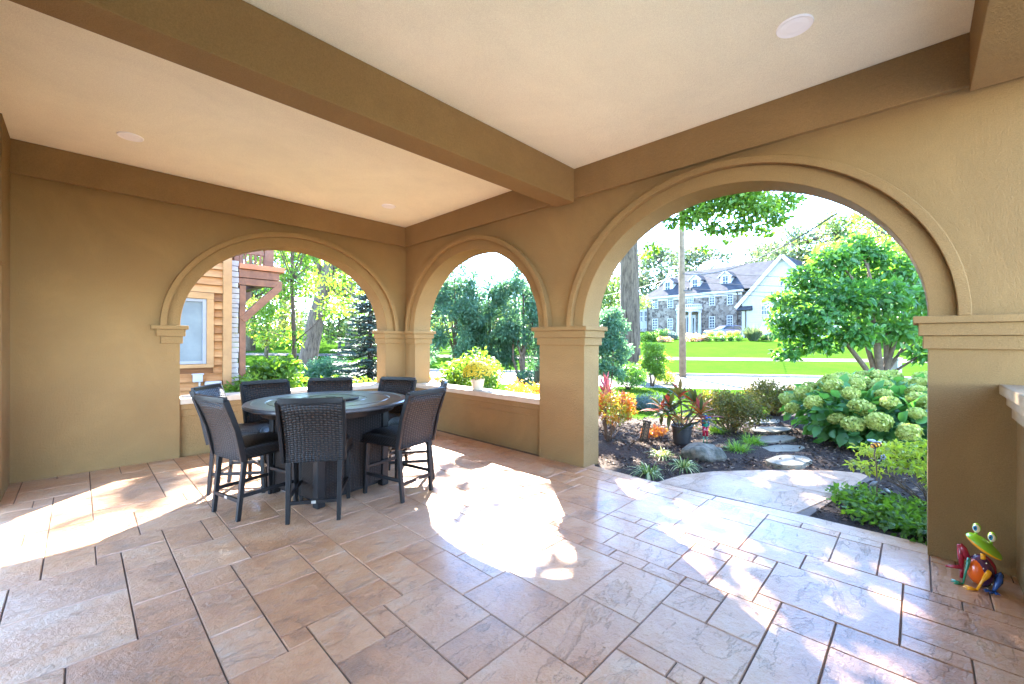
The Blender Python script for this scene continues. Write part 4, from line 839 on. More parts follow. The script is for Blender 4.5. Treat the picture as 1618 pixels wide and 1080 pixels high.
SASH = mat('grey white sash', (0.22, 0.235, 0.245), (0.19, 0.205, 0.215), 4, 0.5); BOXW = mat('pale grey plastic', (0.36, 0.375, 0.38), (0.32, 0.335, 0.34), 4, 0.5)
def glassmat(name, c):
    m, t, b, v = newmat(name); b.inputs['Base Color'].default_value = (*c, 1); b.inputs['Roughness'].default_value = 0.06; b.inputs['Specular IOR Level'].default_value = 0.7; b.inputs['Coat Weight'].default_value = 0.6; b.inputs['Coat Roughness'].default_value = 0.03; return m
GLASS = mat('window glass', (0.025, 0.035, 0.045), (0.035, 0.05, 0.06), 1.2, 0.12, 0.25); GLASSC = mat('curtained glass', (0.13, 0.16, 0.17), (0.09, 0.115, 0.125), 2, 0.3, 0.35)
def timber_house():
    t = thing('timber_house', 'cedar-sided house with a timber balcony and a white stone corner beyond the left arch', 'house', (-2.1, 3.0, 0))
    o3 = Vector((2.1, -3.0, 0)); L = lambda x, y, z: (x + 2.1, y - 3.0, z)
    b = MB(); b.box(*L(-7, 3.06, -0.1), *L(-2.10, 8.0, 6.2)); w_ = b.build('wall', CED, t)
    b = MB(); z = -0.05; sa = []
    while z < 6.0:
        for x0, x1 in (((-7.0, -2.24),) if (z > 2.36 or z + 0.155 < 0.99) else ((-7.0, -3.72), (-2.385, -2.24))):
            sa.extend([random.random()] * 5); p = [L(x0, 2.985, z), L(x1, 2.985, z), L(x1, 3.035, z + 0.150), L(x0, 3.035, z + 0.150), L(x0, 3.058, z), L(x1, 3.058, z), L(x1, 3.058, z + 0.150), L(x0, 3.058, z + 0.150)]
            b.add(p, [(0, 1, 2, 3), (0, 4, 5, 1), (1, 5, 6, 2), (0, 3, 7, 4), (3, 2, 6, 7)])
        z += 0.155
    b.build('siding', CED, w_, attr=sa)
    b = MB(); b.box(*L(-2.238, 2.965, -0.1), *L(-2.095, 3.055, 6.2)); b.build('corner_board', CED2, w_)
    # window
    b = MB(); b.box(*L(-3.72, 2.97, 0.985), *L(-2.387, 3.05, 1.055)); b.box(*L(-2.50, 2.975, 1.057), *L(-2.388, 3.05, 2.30)); b.box(*L(-3.72, 2.975, 1.057), *L(-3.61, 3.05, 2.30)); b.box(*L(-3.72, 2.97, 2.302), *L(-2.387, 3.05, 2.42)); fr = b.build('window', CED2, t, bevel=0.004)
    b = MB(); b.box(*L(-2.565, 2.99, 1.06), *L(-2.502, 3.05, 2.298)); b.box(*L(-3.608, 2.99, 1.06), *L(-3.545, 3.05, 2.298)); b.box(*L(-3.544, 2.99, 1.06), *L(-2.566, 3.05, 1.12)); b.box(*L(-3.544, 2.99, 2.24), *L(-2.566, 3.05, 2.298)); b.build('sash', SASH, fr, bevel=0.004)
    b = MB(); b.box(*L(-3.544, 3.02, 1.121), *L(-2.567, 3.045, 2.239)); b.build('pane', GLASSC, fr)
    # white stone corner
    b = MB(); z = -0.1; st = random.Random(3)
    while z < 3.02:
        h = st.uniform(0.07, 0.12); e = st.uniform(-0.018, 0.018); b.box(*L(-2.094, 3.03 + e, z), *L(-1.965 + e, 3.7, z + h - 0.008)); z += h
    b.build('stone_corner', WST, t, bevel=0.008)
    # balcony
    bal = MB(); bal.box(*L(-1.96, 3.04, 2.64), *L(-1.16, 3.16, 2.78)); bal.box(*L(-1.96, 3.02, 2.79), *L(-1.22, 3.14, 2.96)); bal.box(*L(-1.96, 5.4, 2.64), *L(-1.16, 5.52, 2.80)); bal.box(*L(-1.60, 3.17, 2.64), *L(-1.45, 5.39, 2.80)); bl = bal.build('balcony', TIMB, t, bevel=0.006)
    b = MB(); b.box(*L(-1.96, 2.97, 2.965), *L(-1.12, 5.6, 3.07)); b.build('deck', TIMR, bl, bevel=0.006)
    for y in (3.10, 5.45):
        b = MB(); b.bar(L(-1.90, y, 1.92), L(-1.20, y, 2.66), 0.14, 0.15, (0, 1, 0)); b.build('brace', TIMB, bl, bevel=0.006)
        b = MB(); b.box(*L(-1.945, y - 0.06, 0.0), *L(-1.835, y + 0.06, 2.63)); b.build('post', TIMB, bl, bevel=0.006)
        b = MB(); b.box(*L(-1.50, y - 0.09, 3.075), *L(-1.33, y + 0.08, 4.3)); b.build('railing_post', TIMB, bl, bevel=0.006)
    b = MB(); b.box(*L(-2.09, 3.03, 3.28), *L(-1.51, 3.11, 3.37)); b.box(*L(-2.09, 3.03, 3.98), *L(-1.51, 3.11, 4.08))
    for i in range(6): b.box(*L(-2.04 + i * 0.09, 3.045, 3.075), *L(-2.0 + i * 0.09, 3.085, 3.975))
    b.build('railing', TIMB, bl)
    b = MB(); b.box(*L(-2.09, 3.2, 3.08), *L(-2.0, 8.0, 6.2)); b.build('upper_siding', CED, t)
    b = MB(); b.box(*L(-7.3, 2.5, 6.21), *L(-0.9, 8.5, 6.45)); b.build('roof', TIMB, t)
timber_house()
t = thing('meter_box', 'small pale grey square electrical box with a conduit on the cedar siding', 'electrical box', (-2.64, 2.975, 0.72))
b = MB(); b.box(-0.075, -0.05, 0.0, 0.075, 0.02, 0.15); b.build('case', BOXW, t, bevel=0.01)
b = MB(); b.box(-0.09, -0.058, 0.135, 0.09, 0.02, 0.16); b.build('lid', BOXW, t, bevel=0.006)
b = MB(); b.tube([(0.03, -0.01, 0.0), (0.03, -0.01, -0.72)], 0.016, 8); b.build('conduit', BOXW, t)
t = thing('junction_box', 'larger pale rectangular junction box low on the cedar siding, right of the small one', 'electrical box', (-2.40, 2.975, 0.30))
b = MB(); b.box(-0.13, -0.06, 0.0, 0.13, 0.02, 0.42); b.build('case', BOXW, t, bevel=0.008)
b = MB(); b.box(-0.115, -0.07, 0.015, 0.115, -0.061, 0.405); b.build('cover', BOXW, t, bevel=0.006)
b = MB(); b.tube([(-3.27, 0.15, 0.765), (-2.85, 0.17, 0.765)], 0.017, 8); o = b.build('pipe', BOXW); tag(o, 'short white pipe lying on the sill below the cedar house window', 'pipe')

# ------------------------------------------------------------------ planting beyond the first two arches
def at(px, tt, z=-0.03): p = PD(px, 540, tt); return (p.x, p.y, z)
shrub('leafy_shrub', 'bright green big-leaved shrub in front of the white stone corner', at(432, 9.2), dome((0, 0, 0.62), (0.62, 0.5, 0.50), 20, 0.26) + [((-0.5, -0.1, 0.75), (0.25, 0.2, 0.12)), ((0.35, 0, 1.0), (0.3, 0.25, 0.15))], 1900, 0.15, 0.075, L_BRIGHT, stems=16, shape=Q8, up=0.9)
shrub('leafy_shrub', 'low dense leafy shrub just beyond the first arch sill, left of the corner column', at(555, 8.6), dome((0, 0, 0.42), (0.85, 0.5, 0.32), 20, 0.24), 2600, 0.10, 0.055, L_BRIGHT, stems=12, up=0.9)
shrub('leafy_shrub', 'low leafy shrub under the window of the cedar house, partly behind the chairs', at(384, 8.3), dome((0, 0, 0.40), (0.3, 0.35, 0.38), 12, 0.2), 1100, 0.11, 0.06, L_BRIGHT, stems=8, up=0.9)
tuft('daylily', 'arching daylily clump beside the dark balcony post', Vector(at(405, 16.5, 0)), 420, 0.95, 0.035, L_YEL, 'plant', 'daylily clumps by the street', 0.5, 30, (0.4, 1.0))
tuft('daylily', 'arching daylily clump right of the one by the balcony post', Vector(at(440, 17.2, 0)), 420, 0.95, 0.035, L_BRIGHT, 'plant', 'daylily clumps by the street', 0.6, 30, (0.4, 1.0))
ball_shrub('dark_juniper', 'spreading dark juniper at the foot of the leaning trunk', 520, 15.5, -0.03, 1.0, 0.95, 5200, 0.09, L_ARB, 26)
ball_shrub('dark_juniper', 'smaller dark shrub between the slim tree and the daylilies', 470, 15.8, -0.03, 0.55, 0.6, 2200, 0.08, L_MAG, 14)
# slim young tree
b0 = at(464, 13.6); cl = []
for k in range(34):
    h = rs.uniform(1.5, 6.5); q = 1.55 * (1 - abs(h - 3.4) / 4.6) * math.sqrt(rs.random()); a = rs.uniform(0, 6.28); cl.append(((b0[0] + q * math.cos(a), b0[1] + q * math.sin(a), h), (0.5, 0.5, 0.32)))
B0 = Vector(b0); tree('young_tree', 'slim young tree with airy light green leaves in the first arch', [B0, B0 + Vector((0.02, 0, 1.5)), B0 + Vector((-0.05, 0.03, 3.5)), B0 + Vector((0, 0, 6.2))], [0.085, 0.07, 0.05, 0.02], cl, 6000, 0.115, 0.055, L_BRIGHT, STEM, limbs=0.9, lim_from=0.3)
# leaning big trunk
p0 = Vector(at(484, 21.5)); p1 = PD(500, 500, 21.5); p2 = PD(517, 440, 21.5); p3 = PD(528, 395, 21.5); p4 = PD(545, 320, 21.5); cl = []
for x, y, r in ((515, 430, 0.9), (545, 440, 0.8), (560, 470, 0.8), (540, 490, 0.6), (500, 420, 0.9), (470, 410, 1.0), (575, 450, 0.6), (585, 490, 0.5), (550, 410, 0.9)): q = PD(x, y, 21.5 + rs.uniform(-1, 1.5)); cl.append(((q.x, q.y, q.z), (r, r, r * 0.6)))
for k in range(4): cl.append(((9.0 + rs.uniform(-1.7, 1.7), 12.4 + rs.uniform(-1.5, 1.5), 14.6 + rs.uniform(-0.6, 0.6)), (0.75, 0.75, 0.35)))  # unseen clumps added in the sun's path to dapple the first arch's patch
for k in range(26): a = rs.uniform(0, 6.28); q = 4.5 * math.sqrt(rs.random()); cl.append(((p4.x + q * math.cos(a), p4.y + 1 + q * math.sin(a), rs.uniform(7.5, 12)), (1.2, 1.2, 0.7)))
tree('leaning_tree', 'large tree with a leaning grey trunk standing beyond the first arch', [p0 - Vector((0, 0, 0.1)), p0 + Vector((0.05, 0, 0.4)), p1, p2, p3, p4], [0.62, 0.46, 0.40, 0.34, 0.30, 0.24], cl, 8000, 0.22, 0.15, L_MAPLE, limbs=0.8, lim_from=0.5, forks=[([p2, PD(500, 415, 21.3), PD(480, 380, 21)], [0.16, 0.12, 0.09]), ([p2, PD(540, 430, 21.6), PD(565, 410, 21.8)], [0.13, 0.1, 0.06])])
# blue spruce: whorled boughs
def spruce(px, tt, h, rr):
    b0 = Vector(at(px, tt)); t = thing('blue_spruce', 'blue spruce with drooping layered boughs left of the corner column', 'tree', b0); b = MB(); b.tube([(0, 0, 0), (0, 0, h)], [0.11, 0.015], 8); P = []; D = []; N = []
    for L_ in range(30):
        z = 0.2 + (h - 0.3) * L_ / 29; r = rr * (1 - (z / h) ** 1.1) + 0.08; n = 7 if L_ < 22 else 5
        for k in range(n):
            a = k * 6.283 / n + L_ * 0.7 + rs.uniform(-0.2, 0.2); r_ = r * rs.uniform(0.65, 1.12); z = z + rs.uniform(-0.05, 0.05); dv = Vector((math.cos(a), math.sin(a), 0)); tip = dv * r_ + Vector((0, 0, z - 0.10 * r_)); mid = dv * r_ * 0.5 + Vector((0, 0, z - 0.16 * r_))
            b.tube([(0, 0, z), mid, tip], [0.02, 0.014, 0.005], 5); m_ = int(75 * r_) + 14
            for i in range(m_):
                f = rs.random() ** 0.7; q = Vector((0, 0, z)).lerp(mid, f * 2) if f < 0.5 else mid.lerp(tip, f * 2 - 1); s = Vector((-dv.y, dv.x, 0)) * rs.choice((-1, 1)); e = (dv * 0.8 + s * rs.uniform(0.1, 0.9) + Vector((0, 0, rs.uniform(-0.25, 0.3)))).normalized()
                q2 = q + s * rs.uniform(0, 0.16) * (1.2 - f); P.append(q2); D.append(e); N.append((rs.gauss(0, .4), rs.gauss(0, .4), 1))
    b.build('trunk', BARK, t, smooth=True); leaves('needles', np.array(P), np.array(D), np.array(N), RNG.uniform(0.10, 0.2, len(P)), 0.04, L_SPRUCE, t)
spruce(585, 13.2, 4.0, 1.35)
# arborvitae hedge behind the second arch
for px, tt, h, rr, lab in ((718, 12.8, 3.55, 0.95, 'tall dense evergreen at the left of the second arch with a pointed top'), (772, 13.6, 3.45, 0.85, 'dense evergreen in the middle of the second arch'), (826, 12.9, 3.75, 0.95, 'tall evergreen at the right of the second arch, trunks showing below')):
    b0 = Vector(at(px, tt)); cl = []
    for k in range(42):
        z = rs.uniform(0.85, h - 0.2); q = rr * (1 - 0.55 * max(0, (z - 1.6) / (h - 1.6)) ** 1.5) * math.sqrt(rs.uniform(0.15, 1)); a = rs.uniform(0, 6.28); cl.append(((b0.x + q * math.cos(a), b0.y + q * math.sin(a), z), (0.30, 0.30, 0.30)))
    for k in range(4): cl.append(((b0.x + rs.uniform(-.4, .4), b0.y + rs.uniform(-.4, .4), h + rs.uniform(-0.1, 0.35)), (0.12, 0.12, 0.28)))
    fk = [([b0 + Vector((rs.uniform(-.1, .1), rs.uniform(-.1, .1), 0)), b0 + Vector((rs.uniform(-.3, .3), rs.uniform(-.3, .3), 1.0)), b0 + Vector((rs.uniform(-.5, .5), rs.uniform(-.5, .5), 2.4))], [0.05, 0.04, 0.015]) for k in range(4)]
    tree('evergreen_tree', lab, [b0, b0 + Vector((0.05, 0, 1.2)), b0 + Vector((0, 0, h))], [0.07, 0.055, 0.01], cl, 11000, 0.12, 0.045, L_ARB, STEM, group='evergreens behind the second arch', limbs=0.5, forks=fk, up=0.2, out=1.0)
shrub('viburnum', 'bright green rounded shrub behind the potted mum on the sill', at(748, 8.6), dome((0, 0, 0.78), (0.66, 0.6, 0.52), 30, 0.24), 3600, 0.085, 0.042, L_BRIGHT, stems=16, up=0.8)
ball_shrub('small_shrub', 'small green shrub by the foot of the evergreens, right of the second arch', 829, 10.6, -0.03, 0.30, 1.0, 1600, 0.06, L_ARB, 14)
ball_shrub('red_flowers', 'reddish flowering plant behind the corner column in the second arch', 688, 8.4, -0.03, 0.22, 1.05, 900, 0.05, L_FLOWER, 10, cat='plant')
p0 = Vector(at(853, 14.5)); cl = []
for k in range(16): a = rs.uniform(0, 6.28); q = 2.6 * math.sqrt(rs.random()); cl.append(((p0.x + 0.8 + q * math.cos(a), p0.y - 1.2 + q * math.sin(a), rs.uniform(6.8, 9.5)), (0.9, 0.9, 0.5)))
tree('oak_tree', 'grey straight trunk at the right edge of the second arch', [p0, p0 + Vector((0, 0, 0.4)), p0 + Vector((-0.05, 0, 3)), p0 + Vector((0.05, 0, 8))], [0.26, 0.20, 0.18, 0.08], cl, 3000, 0.22, 0.15, L_MAPLE, limbs=0.8)

# ------------------------------------------------------------------ the stone house across the street
def across():
    A0 = PD(1022, 540, 60); B0 = PD(1172, 540, 50); A0.z = B0.z = 0; U = (B0 - A0).normalized(); NV = Vector((U.y, -U.x, 0))
    if NV.dot(CAM - A0) < 0: NV = -NV
    W_ = (B0 - A0).length; az = math.atan2(U.y, U.x); Z0 = 2.0
    t = thing('stone_house', 'grey stone colonial house with three dormers and a white columned portico', 'house', (A0.x, A0.y, Z0), az)
    def hp(x, y):
        d = PD(x, y, 1) - CAM; s = (A0 - CAM).dot(NV) / d.dot(NV); p = CAM + d * s; return (p - A0).dot(U), p.z - Z0
    # local frame: x along the wall, y away from the viewer, z up from Z0
    m, tt, b_, v = newmat('fieldstone'); vo = nd(tt, 'ShaderNodeTexVoronoi'); vo.inputs['Scale'].default_value = 3.1; tt.links.new(v, vo.inputs['Vector']); ve = nd(tt, 'ShaderNodeTexVoronoi', feature='DISTANCE_TO_EDGE'); ve.inputs['Scale'].default_value = 3.1; tt.links.new(v, ve.inputs['Vector'])
    sp = nd(tt, 'ShaderNodeSeparateColor'); tt.links.new(vo.outputs['Color'], sp.inputs[0])
    stc = ramp(tt, sp.outputs[0], [(0.0, (0.042, 0.032, 0.026)), (0.35, (0.10, 0.074, 0.057)), (0.65, (0.155, 0.12, 0.09)), (1, (0.23, 0.19, 0.15))]); tt.links.new(mixc(tt, ramp(tt, ve.outputs[0], [(0.02, (1, 1, 1)), (0.06, (0, 0, 0))]), stc, (0.16, 0.138, 0.115)), b_.inputs['Base Color']); b_.inputs['Roughness'].default_value = 0.9; STONE = m
    WHITE = mat('white paint', (0.44, 0.43, 0.42), (0.40, 0.39, 0.38), 2, 0.6); SHING = mat('grey shingle', (0.05, 0.052, 0.058), (0.032, 0.033, 0.038), 1.5, 1.0, 0.05, bumps=0.4, bscale=8); DOOR = mat('navy door', (0.04, 0.05, 0.09), None, 3, 0.4)
    m, tt, b_, v = newmat('white clapboard'); sz = nd(tt, 'ShaderNodeSeparateXYZ'); tt.links.new(v, sz.inputs[0]); fr = mathn(tt, 'FRACT', mathn(tt, 'MULTIPLY', sz.outputs[2], 4.2)); tt.links.new(ramp(tt, noise(tt, v, 2), [(0.3, (0.37, 0.365, 0.36)), (0.7, (0.33, 0.325, 0.32))]), b_.inputs['Base Color']); b_.inputs['Roughness'].default_value = 0.6; bump(tt, b_, fr, 1.0, 0.05); CLAP = m
    EV = 5.62; DP = 9.5
    b = MB(); b.box(0, 0, -0.6, W_, DP, EV); b.build('wall', STONE, t)
    b = MB(); b.box(-0.35, -0.42, EV, W_ + 0.3, -0.02, EV + 0.28); b.box(-0.05, -0.03, EV - 0.32, W_ + 0.02, -0.003, EV); b.build('cornice', WHITE, t, bevel=0.02)
    # hipped roof
    RZ = EV + 4.1; b = MB(); x0, x1, y0, y1 = -0.45, W_ + 3.2, -0.5, DP + 0.4; ym = DP / 2; z = EV + 0.285
    b.add([(x0, y0, z), (x1, y0, z), (x1, y1, z), (x0, y1, z), (x0 + 3.6, ym, RZ), (x1, ym, RZ)], [(0, 1, 5, 4), (2, 3, 4, 5), (3, 0, 4), (1, 2, 5), (0, 3, 2, 1)]); rf = b.build('roof', SHING, t)
    def window(par, xa, xb, za, zb, y=-0.0, nm='window', bars=(1, 1)):
        b = MB(); f = 0.07
        for q in ((xa - f, za - f, xb + f, za), (xa - f, zb, xb + f, zb + f), (xa - f, za, xa, zb), (xb, za, xb + f, zb)): b.box(q[0], y - 0.06, q[1], q[2], y - 0.002, q[3])
        for i in range(bars[0]): xx = xa + (xb - xa) * (i + 1) / (bars[0] + 1); b.box(xx - 0.02, y - 0.045, za, xx + 0.02, y - 0.008, zb)
        for i in range(bars[1]): zz = za + (zb - za) * (i + 1) / (bars[1] + 1); b.box(xa, y - 0.05, zz - 0.03, xb, y - 0.009, zz + 0.03)
        o = b.build(nm, WHITE, par); b = MB(); b.box(xa, y - 0.03, za, xb, y - 0.004, zb); b.build('pane', GLASS, o)
        return o
    for cx, ya, yb in ((1035.3, 473.3, 486.5), (1059, 471.8, 485.3), (1091, 469, 477.8), (1125, 466.5, 481), (1153.5, 464.2, 479.5), (1035.3, 504.3, 519.5), (1059, 504, 519), (1125, 500.6, 517.2), (1153.2, 499.2, 515)):
        (xa, zb), (xb, za) = hp(cx - 3.7, ya), hp(cx + 3.7, yb); window(t, xa, xb, za, zb, bars=(2, 3))
    # dormers standing on the front slope
    sl_ = (RZ - z) / (ym - y0)
    for cx, ya, yb, hw in ((1049.3, 448.5, 459.5, 8), (1092.5, 443.8, 455.2, 8.2), (1140.8, 438.6, 451, 9.0)):
        yd = 0.9; k = 1.03; (xa, z1), (xb, zq) = hp(cx - hw, ya), hp(cx + hw, yb); xc = (xa + xb) / 2; hw_ = (xb - xa) / 2 * 0.95; zb_ = z + sl_ * (yd - y0) - 0.1; zt = z1 + 0.25; zp = zt + hw_ * 0.85
        b = MB(); yr = ym - 0.3
        b.add([(xc - hw_, yd, zb_), (xc + hw_, yd, zb_), (xc + hw_, yd, zt), (xc, yd, zp), (xc - hw_, yd, zt), (xc - hw_, yr, zb_), (xc + hw_, yr, zb_), (xc + hw_, yr, zt), (xc, yr, zp), (xc - hw_, yr, zt)], [(0, 1, 2, 3, 4), (1, 6, 7, 2), (5, 0, 4, 9)]); d_ = b.build('dormer', WHITE, t)
        b = MB()
        for s in (-1, 1):
            p = [(xc + s * (hw_ + 0.22), yd - 0.2, zt - 0.2), (xc, yd - 0.2, zp + 0.03), (xc, yr, zp + 0.03), (xc + s * (hw_ + 0.22), yr, zt - 0.2)]; b.add(p + [(a, c, e + 0.10) for a, c, e in p], [(0, 1, 2, 3), (4, 5, 6, 7), (0, 1, 5, 4), (1, 2, 6, 5), (2, 3, 7, 6), (3, 0, 4, 7)])
        b.build('dormer_roof', SHING, d_)
        b = MB()
        for s in (-1, 1): b.bar((xc + s * (hw_ + 0.22), yd - 0.22, zt - 0.16), (xc, yd - 0.22, zp + 0.06), 0.05, 0.16)
        b.build('bargeboard', WHITE, d_)
        ww = hw_ * 0.46; window(d_, xc - ww, xc + ww, zq + 0.05, zt - 0.05, yd, bars=(1, 1))
    # portico
    (px0, pz1), (px1, pz0) = hp(1070.5, 483), hp(1109, 524); pc = (px0 + px1) / 2; pr_ = (px1 - px0) / 2; zt = hp(1089, 493)[1]; zc = hp(1089, 489.5)[1]
    po = MB(); n = 20
    def half(r): return [(pc + r * math.cos(math.pi + math.pi * i / n), r * 0.9 * math.sin(math.pi + math.pi * i / n) - 0.01) for i in range(n + 1)]
    po.poly(half(pr_ * 1.0), zt, zc); po.poly(half(pr_ * 1.08), zc, zc + 0.18); por = po.build('portico', WHITE, t)
    b = MB()
    for i in range(0, n + 1): x, y = half(pr_ * 0.97)[i]; b.box(x - 0.05, y - 0.05, zc + 0.18, x + 0.05, y + 0.05, pz1 - 0.08)
    pts = half(pr_ * 0.97)
    for a, c in zip(pts, pts[1:]): b.bar((*a, pz1 - 0.05), (*c, pz1 - 0.05), 0.16, 0.12); b.bar((*a, zc + 0.22), (*c, zc + 0.22), 0.12, 0.1)
    b.build('balustrade', WHITE, por)
    for f in (0.04, 0.30, 0.66, 0.96):
        a = math.pi * (1 + f); x, y = pc + pr_ * 0.9 * math.cos(a), pr_ * 0.8 * math.sin(a); b = MB(); b.lathe([(0.30, -0.6), (0.30, 0.22), (0.22, 0.26), (0.20, 1.5), (0.175, zt - 0.2), (0.24, zt - 0.12), (0.26, zt)], 16, (x, y - 0.05, 0)); b.build('column', WHITE, por, smooth=False)
    (da, dzt), (db, dzb) = hp(1086, 502), hp(1093, 524); b = MB(); b.box(da, -0.05, 0.0, db, -0.004, dzt); dr = b.build('door', DOOR, t)
    b = MB(); b.box(da - 0.5, -0.04, 0.0, da - 0.02, -0.003, dzt + 0.1); b.box(db + 0.02, -0.04, 0.0, db + 0.5, -0.003, dzt + 0.1); b.box(da - 0.5, -0.06, dzt + 0.12, db + 0.5, -0.003, dzt + 0.35); b.build('door_frame', WHITE, dr)
    for q in (da - 0.36, db + 0.14): b = MB(); b.box(q, -0.055, 0.5, q + 0.22, -0.041, dzt - 0.05); b.build('sidelight', GLASS, dr)
    for cx in (1023.8, 1165.5): x, _ = hp(cx, 500); b = MB(); b.tube([(x, -0.08, 0), (x, -0.08, EV - 0.2), (x, -0.3, EV)], 0.06, 8); b.build('downspout', BR, t)
    # left white wing, set back
    b = MB(); b.box(-7.0, 1.6, -0.6, -0.002, DP - 1, 4.7); wg = b.build('side_wing', CLAP, t)
    b = MB(); b.add([(-7.3, 1.2, 4.72), (-0.01, 1.2, 4.72), (-0.01, DP - 0.6, 4.72), (-7.3, DP - 0.6, 4.72), (-5, ym, 6.6), (-0.01, ym, 6.6)], [(0, 1, 5, 4), (2, 3, 4, 5), (3, 0, 4), (0, 3, 2, 1)]); b.build('roof', SHING, wg)
    for xx in (-1.0, -2.15):
        for za, zb in ((2.6, 4.1), (0.2, 1.6)): window(wg, xx - 0.42, xx + 0.42, za, zb, 1.6, bars=(1, 1))
    # garage wing: a white gable nearer to the street
    t2 = 44.0; c2 = PD(1172, 540, t2); e2 = c2 + U * 7.6; zb = 1.6; g = thing('white_house', 'white clapboard house wing with a steep gable beside the stone house', 'house', (c2.x, c2.y, zb), az)
    w2 = (e2 - c2).length; ev = PD(1172, 479, t2).z - zb; pk = PD(1240, 405, 41.0).z - zb; b = MB(); D2 = 9
    b.add([(0, 0, -0.6), (w2, 0, -0.6), (w2, 0, ev), (w2 / 2, 0, pk), (0, 0, ev), (0, D2, -0.6), (w2, D2, -0.6), (w2, D2, ev), (w2 / 2, D2, pk), (0, D2, ev)], [(0, 1, 2, 3, 4), (9, 8, 7, 6, 5), (1, 6, 7, 2), (5, 0, 4, 9)]); b.build('wall', CLAP, g)
    b = MB(); k = (pk - ev) / (w2 / 2)
    for s in (-1, 1):
        p = [(w2 / 2, -0.3, pk + 0.05), (w2 / 2 + s * (w2 / 2 + 0.5), -0.3, ev - 0.5 * k + 0.05), (w2 / 2 + s * (w2 / 2 + 0.5), D2 + 0.3, ev - 0.5 * k + 0.05), (w2 / 2, D2 + 0.3, pk + 0.05)]; b.add(p + [(a, c, e + 0.16) for a, c, e in p], [(0, 1, 2, 3), (4, 5, 6, 7), (0, 1, 5, 4), (1, 2, 6, 5), (2, 3, 7, 6), (3, 0, 4, 7)])
    b.build('roof', SHING, g)
    b = MB()
    for s in (-1, 1): b.bar((w2 / 2, -0.36, pk + 0.08), (w2 / 2 + s * (w2 / 2 + 0.5), -0.36, ev - 0.5 * k + 0.08), 0.08, 0.34)
    b.build('bargeboard', WHITE, g)
    b = MB(); b.add([(-0.5, -0.6, ev - 0.75), (1.05, -0.6, ev - 0.75), (1.05, -0.005, ev - 0.3), (-0.5, -0.005, ev - 0.3), (-0.5, -0.005, ev - 0.8), (1.05, -0.005, ev - 0.8)], [(0, 1, 2, 3), (0, 4, 5, 1), (1, 5, 2), (0, 3, 4)]); b.build('pent_roof', SHING, g)
    def gp(x, y):
        d = PD(x, y, 1) - CAM; s = (Vector((c2.x, c2.y, 0)) - CAM).dot(NV) / d.dot(NV); p = CAM + d * s; return (p - c2).dot(U), p.z - zb
    for xa, ya, xb, yb in ((1233, 437, 1246.5, 450), (1203.5, 483.5, 1215, 496)):
        (x0_, z1_), (x1_, z0_) = gp(xa, ya), gp(xb, yb); window(g, x0_, x1_, z0_, z1_, bars=(2, 1))
    x, _ = gp(1178.5, 500); b = MB(); b.tube([(x, -0.08, 0), (x, -0.08, ev - 0.8)], 0.06, 8); b.build('downspout', BR, g)
across()
# parked car on the drive
def car():
    px, tt = 1150, 46.5; p = PD(px, 540, tt); s_ = p.dot(RN); t = thing('parked_car', 'dark blue car parked in front of the stone house behind the ornamental grasses', 'car', (p.x, p.y, 1.98), -math.pi / 2 + YAW)
    PAINT = mat('blue car paint', (0.035, 0.06, 0.16), (0.03, 0.05, 0.14), 2, 0.25, coat=0.8)
    prof = [(-2.3, 0.45), (-2.32, 0.75), (-2.1, 0.92), (-1.2, 1.02), (-0.55, 1.42), (0.9, 1.45), (1.75, 1.10), (2.25, 0.98), (2.32, 0.5), (2.2, 0.35), (-2.2, 0.35)]
    def ext(bb, pr, w0, w1=None):
        n = len(pr); ws = [w0 if z < 1.05 else w0 * 0.80 for x, z in pr]; bb.add([(x, -w_, z) for (x, z), w_ in zip(pr, ws)] + [(x, w_, z) for (x, z), w_ in zip(pr, ws)], [tuple(range(n)), tuple(range(2 * n - 1, n - 1, -1))] + [(i, n + i, n + (i + 1) % n, (i + 1) % n) for i in range(n)])
    b = MB(); ext(b, prof, 0.9); b.build('body', PAINT, t, bevel=0.06)
    for xa, xb, xt0, xt1 in ((-1.0, 0.1, -0.5, 0.1), (0.18, 1.35, 0.18, 0.85)):
        for s in (-1, 1):
            b = MB(); y0, y1 = s * 0.885, s * 0.735; q = [(xa, y0, 1.03), (xb, y0, 1.03), (xt1, y1, 1.38), (xt0, y1, 1.38)]; b.add(q + [(x, y + s * 0.02, z) for x, y, z in q], [(0, 1, 2, 3), (4, 5, 6, 7), (0, 1, 5, 4), (1, 2, 6, 5), (2, 3, 7, 6), (3, 0, 4, 7)]); b.build('side_window', GLASS, t)
    for x in (-1.42, 1.42):
        for s in (-1, 1):
            b = MB(); M = Matrix.Translation((x, s * 0.8, 0.33)) @ Matrix.Rotation(R(90), 4, 'X'); b.lathe([(0.2, -0.11), (0.31, -0.11), (0.33, -0.08), (0.33, 0.08), (0.31, 0.11), (0.2, 0.11)], 24, M=M); w_ = b.build('wheel', POT, t); b = MB(); b.lathe([(0.0, -0.115), (0.19, -0.113), (0.2, -0.09), (0.2, 0.09), (0.19, 0.113), (0, 0.115)], 20, M=M); b.build('rim', TIN, w_)
    for s in (-1, 1): b = MB(); b.box(-2.325, s * 0.65 - 0.17, 0.68, -2.25, s * 0.65 + 0.17, 0.8); b.build('headlight', GLASSC, t, bevel=0.02)
car()
